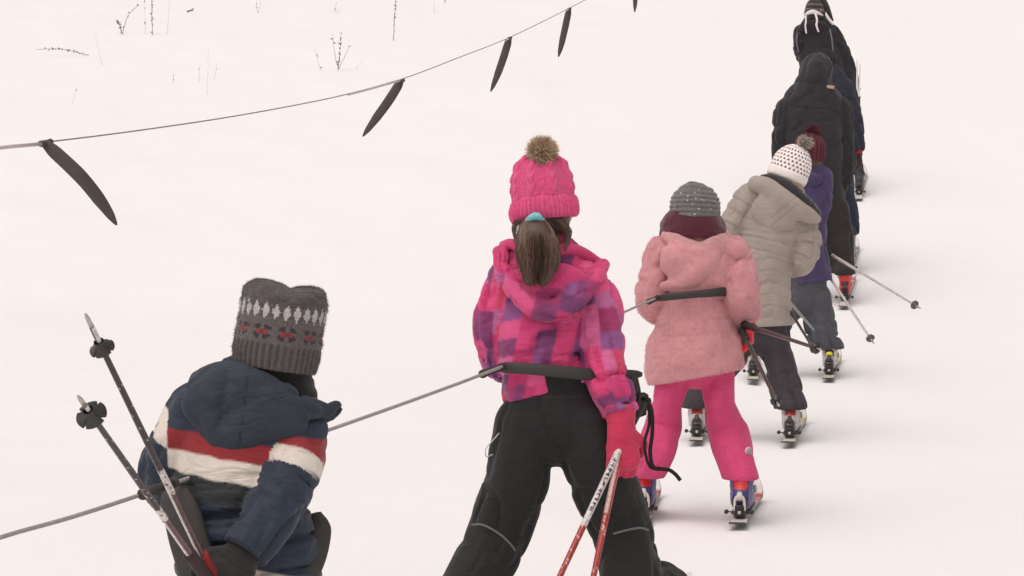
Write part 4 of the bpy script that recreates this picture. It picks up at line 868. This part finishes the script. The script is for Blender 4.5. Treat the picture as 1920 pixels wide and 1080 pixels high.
H8 = hat(P8, (1527, 28), (1530, -10), d, [(4, 15, 17), (-1, 18, 20), (3, 19, 20), (12, 18, 19), (22, 15, 16), (30, 8, 9), (33, 1, 1)], 120, 60, lambda u, q, h: np.where((((h > 7) & (h < 10)) | ((h > 17) & (h < 20)))[..., None], C(120, 112, 112), C(66, 58, 58)), lambda u, q, h: .5 * np.sin(2 * np.pi * u * 20), fz=(1200, .01, .002, 6, .1, .3))
soft('hat_tail', [Sw([(1540, -4, -4, 7), (1549, 12, -6, 6), (1556, 27, -6, 4), (1562, 39, -4, 1.5)], d)], .007, C(66, 60, 60), 'knit', H8)
for pth in ([(1508, 30, -18, 2), (1514, 25, -24, 3), (1524, 22, -28, 4), (1535, 25, -25, 3), (1543, 29, -16, 1.5)], [(1511, 30, -30, 1.6), (1511, 42, -34, 1.6), (1510, 48, -35, 1.5), (1512, 63, -36, 1.5)], [(1529, 25, -32, 2.2), (1532, 38, -36, 2), (1531, 48, -37, 2), (1535, 60, -36, 1.6)], [(1549, 28, -22, 2), (1553, 35, -20, 2.2), (1562, 46, -16, 2)]):
    pts = np.array([[*W(x, y, d + z * d / FPX), r * d / FPX] for x, y, z, r in pth]); K = crom(pts, 6); V, Q, T = tube(K[:, :3], K[:, 3], 8, flat=.6); mk('white_ribbon', V, Q, T, C(242, 234, 234), 'knit', H8)
for pth in ([(1495, 62, -18), (1494, 80, -26), (1497, 97, -24)], [(1556, 55, -32), (1560, 75, -40), (1562, 95, -40), (1566, 114, -38)]):
    V, Q, T = tube(crom(np.array([W(x, y, d + z * d / FPX) for x, y, z in pth]), 6), .0065, 6); mk('piping', V, Q, T, C(120, 112, 114), 'nylon', J8)

# ------------------------------------------------------------------ ski poles
DKP = C(58, 48, 48); WHT = C(222, 214, 210); spk = (C(190, 180, 176), .03)
pole('black pole with thin star basket raised highest beside the striped jacket', W(398, 1082, 5.46), W(160, 588, 5.0), [(0, .34, C(92, 60, 60), (WHT, .25)), (.34, .43, WHT, (DKP, .15)), (.43, .9, DKP, spk), (.9, 1, WHT, (DKP, .3))], grip=C(150, 40, 42), gripL=.07, basket=.085, bcol=C(58, 54, 54), r=.0088, bk=.025, group='poles of the child in the striped jacket')
pole('black pole with round notched basket, lower beside the striped jacket', W(392, 1090, 5.44), W(146, 742, 4.88), [(0, .36, C(98, 66, 64), (WHT, .3)), (.36, .42, WHT, (DKP, .15)), (.42, .93, DKP, spk), (.93, 1, WHT, (DKP, .3))], grip=C(60, 40, 40), basket=.062, bcol=C(58, 56, 56), r=.0088, bk=.030, group='poles of the child in the striped jacket')
RDP = C(164, 52, 48); rs = (C(226, 200, 190), .06)
dp = 7.45
st = [([W(1198, 752, 7.42), W(1212, 748, 7.38), W(1222, 772, 7.36), W(1223, 812, 7.36), W(1219, 846, 7.36), W(1224, 874, 7.36), W(1238, 879, 7.36), W(1254, 881, 7.36), W(1266, 889, 7.36), W(1276, 901, 7.36)], [.004, .006, .008, .006, .004, .004, .005, .004, .005, .006] and .0056),
      ([W(1216, 760, 7.37), W(1217, 795, 7.365), W(1209, 828, 7.36), W(1212, 858, 7.36), W(1220, 876, 7.36), W(1236, 881, 7.358)], .0042)]
pole('red ski pole with white upper tube, right one of the crossing pair', W(1190, 712, 7.45), W(1075, 1262, 7.04), [(0, .235, WHT, (C(90, 80, 82), .12)), (.235, .47, C(206, 170, 164), (RDP, .25)), (.47, .93, RDP, rs), (.93, 1, WHT, None)], r=.0112, basket=.07, strap=st, group='poles of the girl in the plaid jacket')
pole('red ski pole with lettered white tube, left one of the crossing pair', W(1209, 740, 7.43), W(965, 1262, 7.0), [(0, .24, WHT, (C(90, 80, 82), .12)), (.24, .49, C(214, 206, 204), None), (.49, .93, RDP, rs), (.93, 1, WHT, None)], r=.0112, basket=.07, marks=(.24, .44, 11), group='poles of the girl in the plaid jacket')
soft('pole_grip_guard', [Sw([(1188, 712, 10, 9), (1192, 735, 8, 10), (1191, 752, 6, 9)], dp), Sw([(1196, 770, -2, 12), (1206, 758, -6, 13), (1214, 752, -8, 8)], dp, k=.01), Sw([(1196, 776, -4, 7), (1204, 777, -6, 4), (1211, 776, -6, 3)], dp, k=.006)], .004, C(48, 44, 44), 'rubber', bpy.data.objects['ski_pole.002'])
BKP = C(62, 52, 50)
for lab, a, b in (('dark pole pointing right from the red glove, basket near the purple figure', W(1394, 608, 10.2), W(1540, 656, 9.45)), ('dark pole hanging down from the red glove towards the dark trousers', W(1390, 618, 10.2), W(1461, 762, 9.5))):
    pole(lab, a, b, [(0, 1, BKP, (C(120, 108, 104), .02))], basket=.05, bcol=C(50, 44, 44), r=.0098, bk=.022, group='poles of the child in the rose coat')
for lab, a, b, bk in (('black pole behind the beige coat, the lower of two', W(1458, 545, 13.25), W(1526, 655, 12.6), .05), ('black pole behind the beige coat, the upper of two', W(1462, 545, 13.3), W(1527, 620, 14.2), 0)):
    pole(lab, a, b, [(0, 1, C(56, 50, 50), None)], basket=bk, bcol=C(60, 54, 54), r=.009, bk=.018, tipc=C(56, 50, 50), group='poles of the child in the beige coat')
for lab, a, b in (('silver pole reaching farther right from the purple jacket', W(1540, 466, 15.9), W(1727, 579, 15.0)), ('silver pole hanging lower from the purple jacket', W(1540, 496, 15.9), W(1639, 645, 15.1))):
    pole(lab, a, b, [(0, 1, C(200, 190, 184), (C(170, 158, 152), .1))], basket=.06, bcol=C(88, 80, 78), r=.0098, bk=.026, group='poles of the child in the purple jacket')
for lab, a, b in (('white pole held upright beside the black jacket, nearer the arm', W(1607, 196, 24.35), W(1607, 112, 24.0)), ('white pole held upright beside the black jacket, farther from the arm', W(1610, 197, 24.32), W(1613, 118, 23.9))):
    pole(lab, a, b, [(0, 1, C(246, 240, 238), None)], basket=0, tipc=C(240, 236, 234), r=.010, bk=.02, grip=C(70, 64, 64), group='poles of the skier at the head of the line')

# ------------------------------------------------------------------ the rope tow
def ropeobj(name, label, pts, r, col, rad2=None):
    K = crom(np.array(pts), 14); V, Q, T = tube(K, r, 8)
    o = mk(name, V, Q, T, col, 'rope', None, org=pts[0]); return tag(o, label, 'rope')
ROPEC = C(172, 164, 164)
up = [W(-260, 1096, 4.4), W(0, 1008, 4.93), W(280, 922, 5.42), W(930, 692, 7.28), W(1226, 561, 10.03), W(1395, 498, 12.95), W(1492, 430, 15.6), W(1528, 330, 19.6), W(1545, 250, 21.1), W(1533, 150, 24.3), W(1540, 60, 27.5), W(1548, -80, 34)]
ropeobj('tow_rope', 'grey tow rope running past the riders, hauling them up the slope', up, .0044, ROPEC)
def rt_pt(px, py):                            # return line: a vertical plane running up the slope
    t = (px - 960) / FPX; dd = 3.35 / (.174 - t); return W(px, py, dd)
back = [rt_pt(-420, 318), rt_pt(-120, 287), rt_pt(0, 275), rt_pt(90, 266), rt_pt(250, 246), rt_pt(420, 221), rt_pt(560, 196), rt_pt(653, 176), rt_pt(757, 147), rt_pt(860, 108), rt_pt(958, 69), rt_pt(1068, 15), rt_pt(1120, -14), rt_pt(1188, -62), rt_pt(1300, -165)]
ropeobj('return_rope', 'thin grey rope sagging above the snow with black handles hanging from it', back, .0030, C(150, 142, 140))
DKR = C(82, 74, 72)
tongue = [(0, .62), (.08, .95), (.3, 1), (.6, .92), (.85, .6), (.96, .3), (1, .12)]
hl = [('black tow handle hanging leftmost and nearest on the return rope', (84, 268), (150, 330), (192, 382), (219, 422), 0, (.0, .06, .1)),
      ('black tow handle left of the pink hat, below the pale rope sleeve', (752, 152), (728, 190), (702, 226), (680, 256), 0, (.0, .02, .0)),
      ('third black tow handle from the left, above the pink hat', (955, 72), (944, 108), (932, 142), (920, 172), 0, (0, 0, 0)),
      ('short black tow handle near the top edge, fourth from the left', (1067, 17), (1060, 50), (1053, 82), (1047, 107), 0, (0, 0, 0)),
      ('black tow handle cut by the top edge, only its tip in view', (1186, -62), (1190, -30), (1191, 0), (1190, 23), 0, (0, 0, 0))]
for i, (lab, a, b, c, e, _, dy) in enumerate(hl):
    A = rt_pt(*a); dd = A[1]; pts = [A] + [W(x, y, dd + k) for (x, y), k in zip((b, c, e), dy)]
    nb = rt_pt(a[0] + 14, a[1] - 3 - i); t = nrm(nb - A); n0 = np.cross(t, [0, 0, 1])
    if i == 1: sl = [rt_pt(653, 177), rt_pt(700, 165), rt_pt(752, 150)]
    elif i == 0: sl = [rt_pt(-60, 284), rt_pt(20, 275), rt_pt(78, 270)]
    else: sl = [A - t * .22 * (1 - .12 * i), A - t * .02]
    tow_handle('tow_hanger', lab, pts, [(q, w * (.028 if i else .026)) for q, w in tongue], DKR, 'handles hanging on the return rope', (A - t * .03, A + t * .05), thick=.3, sleeve=sl)
def loopw(d0, pts): return [W(x, y, d0 + z * d0 / FPX) for x, y, z in pts]
tow_handle('tow_hanger', 'black tow handle wrapped behind the waist of the plaid jacket', loopw(7.45, [(934, 690, -40), (965, 690, -70), (1010, 693, -78), (1060, 698, -76), (1110, 702, -55), (1150, 703, -10), (1180, 702, 30), (1204, 702, 40)]),
    [(0, .010), (.06, .0155), (.3, .016), (.5, .0175), (.8, .015), (.95, .011), (1, .006)], C(62, 60, 58), 'handles held by riders', (W(908, 700, 7.26), W(938, 689, 7.34)), thick=.5)
tow_handle('tow_hanger', 'black tow handle pressed against the back of the rose coat', loopw(10.25, [(1230, 560, -52), (1260, 556, -72), (1300, 552, -76), (1335, 549, -72), (1358, 547, -48), (1382, 545, 5)]),
    [(0, .010), (.1, .013), (.5, .0145), (.85, .018), (1, .014)], C(58, 54, 53), 'handles held by riders', (W(1218, 565, 10.0), W(1232, 559, 10.1)), thick=.45)
tow_handle('tow_hanger', 'dark tow handle hanging beside the striped jacket next to the poles', loopw(5.65, [(318, 912, -85), (340, 960, -98), (356, 1020, -108), (380, 1085, -114), (420, 1150, -118), (500, 1140, -110), (570, 1070, -40), (597, 1000, 20), (592, 962, 40)]),
    [(0, .018), (.05, .034), (.15, .040), (.35, .042), (.7, .036), (.9, .026), (1, .012)], C(66, 63, 60), 'handles held by riders', (W(272, 925, 5.38), W(322, 906, 5.48)), thick=.35)

# ------------------------------------------------------------------ dry weeds standing in the snow
STK = C(150, 128, 118)
def weed(label, base, stems, seed, col=STK, heads=True, w=.004):
    g = ground_at(*base); rg = np.random.default_rng(seed); dd = g[1]; rt = root('dry_weed', label, 'dry weed', g, 'dry weeds in the snow')
    for pts, dens in stems:
        K = [g if i == 0 and abs(x - base[0]) < 1.5 else W(x, y, dd + rg.normal(0, .02)) for i, (x, y) in enumerate(pts)]
        K[0] = K[0] - np.array([0, 0, .02 if K[0] is g else 0]); P = crom(np.array(K), 6)
        P[1:-1] += rg.normal(0, .003, P[1:-1].shape)
        V, Q, T = tube(P, np.linspace(w, w * .5, len(P)), 6); s = mk('stem', V, Q, T, col, 'stalk', rt)
        for k in range(dens):
            t = rg.uniform(.08, 1); p = np.array([np.interp(t, np.linspace(0, 1, len(P)), P[:, j]) for j in range(3)])
            e = nrm(rg.normal(0, 1, 3) + np.array([0, 0, .9])); l = rg.uniform(.015, .04)
            V, Q, T = tube(np.array([p, p + e * l * .5, p + e * l]), np.array([.003, .0075, .002]) * rg.uniform(.7, 1.4), 6); mk('seed_head', V, Q, T, col * rg.uniform(.6, .95), 'stalk', s)
W_ = [('brown weed twig lying bent over the snow at the far left', (166, 101), [([(166, 101), (140, 97), (105, 92), (68, 93)], 22)], 1., .006),
      ('clumped brown weed with a thin bowed stalk leaning right', (229, 62), [([(229, 62), (225, 50), (221, 40)], 26), ([(229, 62), (240, 30), (262, 8)], 5)], .85, .006),
      ('tall upright seedy weed stalk at the top edge, left part', (286, 64), [([(286, 64), (285, 30), (284, -30)], 22)], .95, .006),
      ('pale thin stalk just left of the tall seedy weed', (272, 62), [([(272, 62), (272, 34), (270, -10)], 4)], 1.5, .003),
      ('pale thin stalk just right of the tall seedy weed', (314, 62), [([(314, 62), (317, 20), (319, -20)], 0)], 1.6, .003),
      ('small brown tuft of dead weed near the top edge', (356, 23), [([(350, 23), (356, 21), (362, 19)], 20)], .8, .006),
      ('faint leaning grass stalk below the clumped weed', (192, 120), [([(192, 120), (184, 90), (176, 57)], 0)], 1.7, .003),
      ('faint pair of grass stalks cut by the top edge', (484, 24), [([(484, 24), (481, 10), (482, -12)], 2), ([(484, 24), (488, 8), (487, -10)], 0)], 1.3, .003),
      ('small sprig of dry weed above the forked stalks', (627, 24), [([(627, 24), (629, 14), (630, 6)], 5), ([(627, 24), (620, 26), (619, 20)], 1), ([(627, 22), (638, 18), (641, 17)], 0)], 1.35, .003),
      ('forked upright seedy weed above the pale rope sleeve', (634, 128), [([(634, 128), (637, 100), (640, 59)], 26), ([(634, 128), (628, 104), (624, 64)], 3), ([(634, 126), (648, 102), (655, 86)], 1)], 1., .0045),
      ('short leaning stalk left of the forked weed', (601, 129), [([(601, 129), (596, 112), (590, 90)], 3)], 1.4, .003),
      ('faint short stalk leaning right beside the forked weed', (667, 128), [([(667, 128), (673, 121), (680, 114)], 0)], 1.75, .003),
      ('dark knotted weed stalk rising to the top edge', (738, 77), [([(738, 77), (739, 40), (741, 14), (745, -20)], 14)], .75, .006),
      ('pale thin stalk right of the dark knotted weed', (815, 24), [([(815, 24), (814, 0), (813, -20)], 0)], 1.5, .003),
      ('small hooked sprig at the top edge right of the pale stalk', (831, 5), [([(831, 6), (836, 0), (840, -12)], 4)], 1.1, .004),
      ('faint grass stalk with a bulb low above the sagging rope', (324, 153), [([(324, 153), (325, 146), (325, 138)], 2)], 1.4, .003),
      ('left of the faint trio of grass stalks above the rope', (373, 150), [([(373, 150), (374, 135), (376, 118)], 1)], 1.6, .003),
      ('tallest of the faint trio of grass stalks above the rope', (388, 175), [([(388, 175), (390, 140), (391, 95)], 0)], 1.8, .0026),
      ('right of the faint trio of grass stalks above the rope', (402, 145), [([(402, 145), (405, 130), (408, 116)], 1)], 1.6, .003),
      ('faint bent stalk under the leaning grass at the left', (136, 193), [([(136, 193), (141, 176), (145, 162)], 1)], 1.8, .003)]
for i, (lab, b, stems, k, w) in enumerate(W_): weed(lab, b, stems, i + 3, np.clip(STK * k * 1.3, 0, .8), True, w * .8)
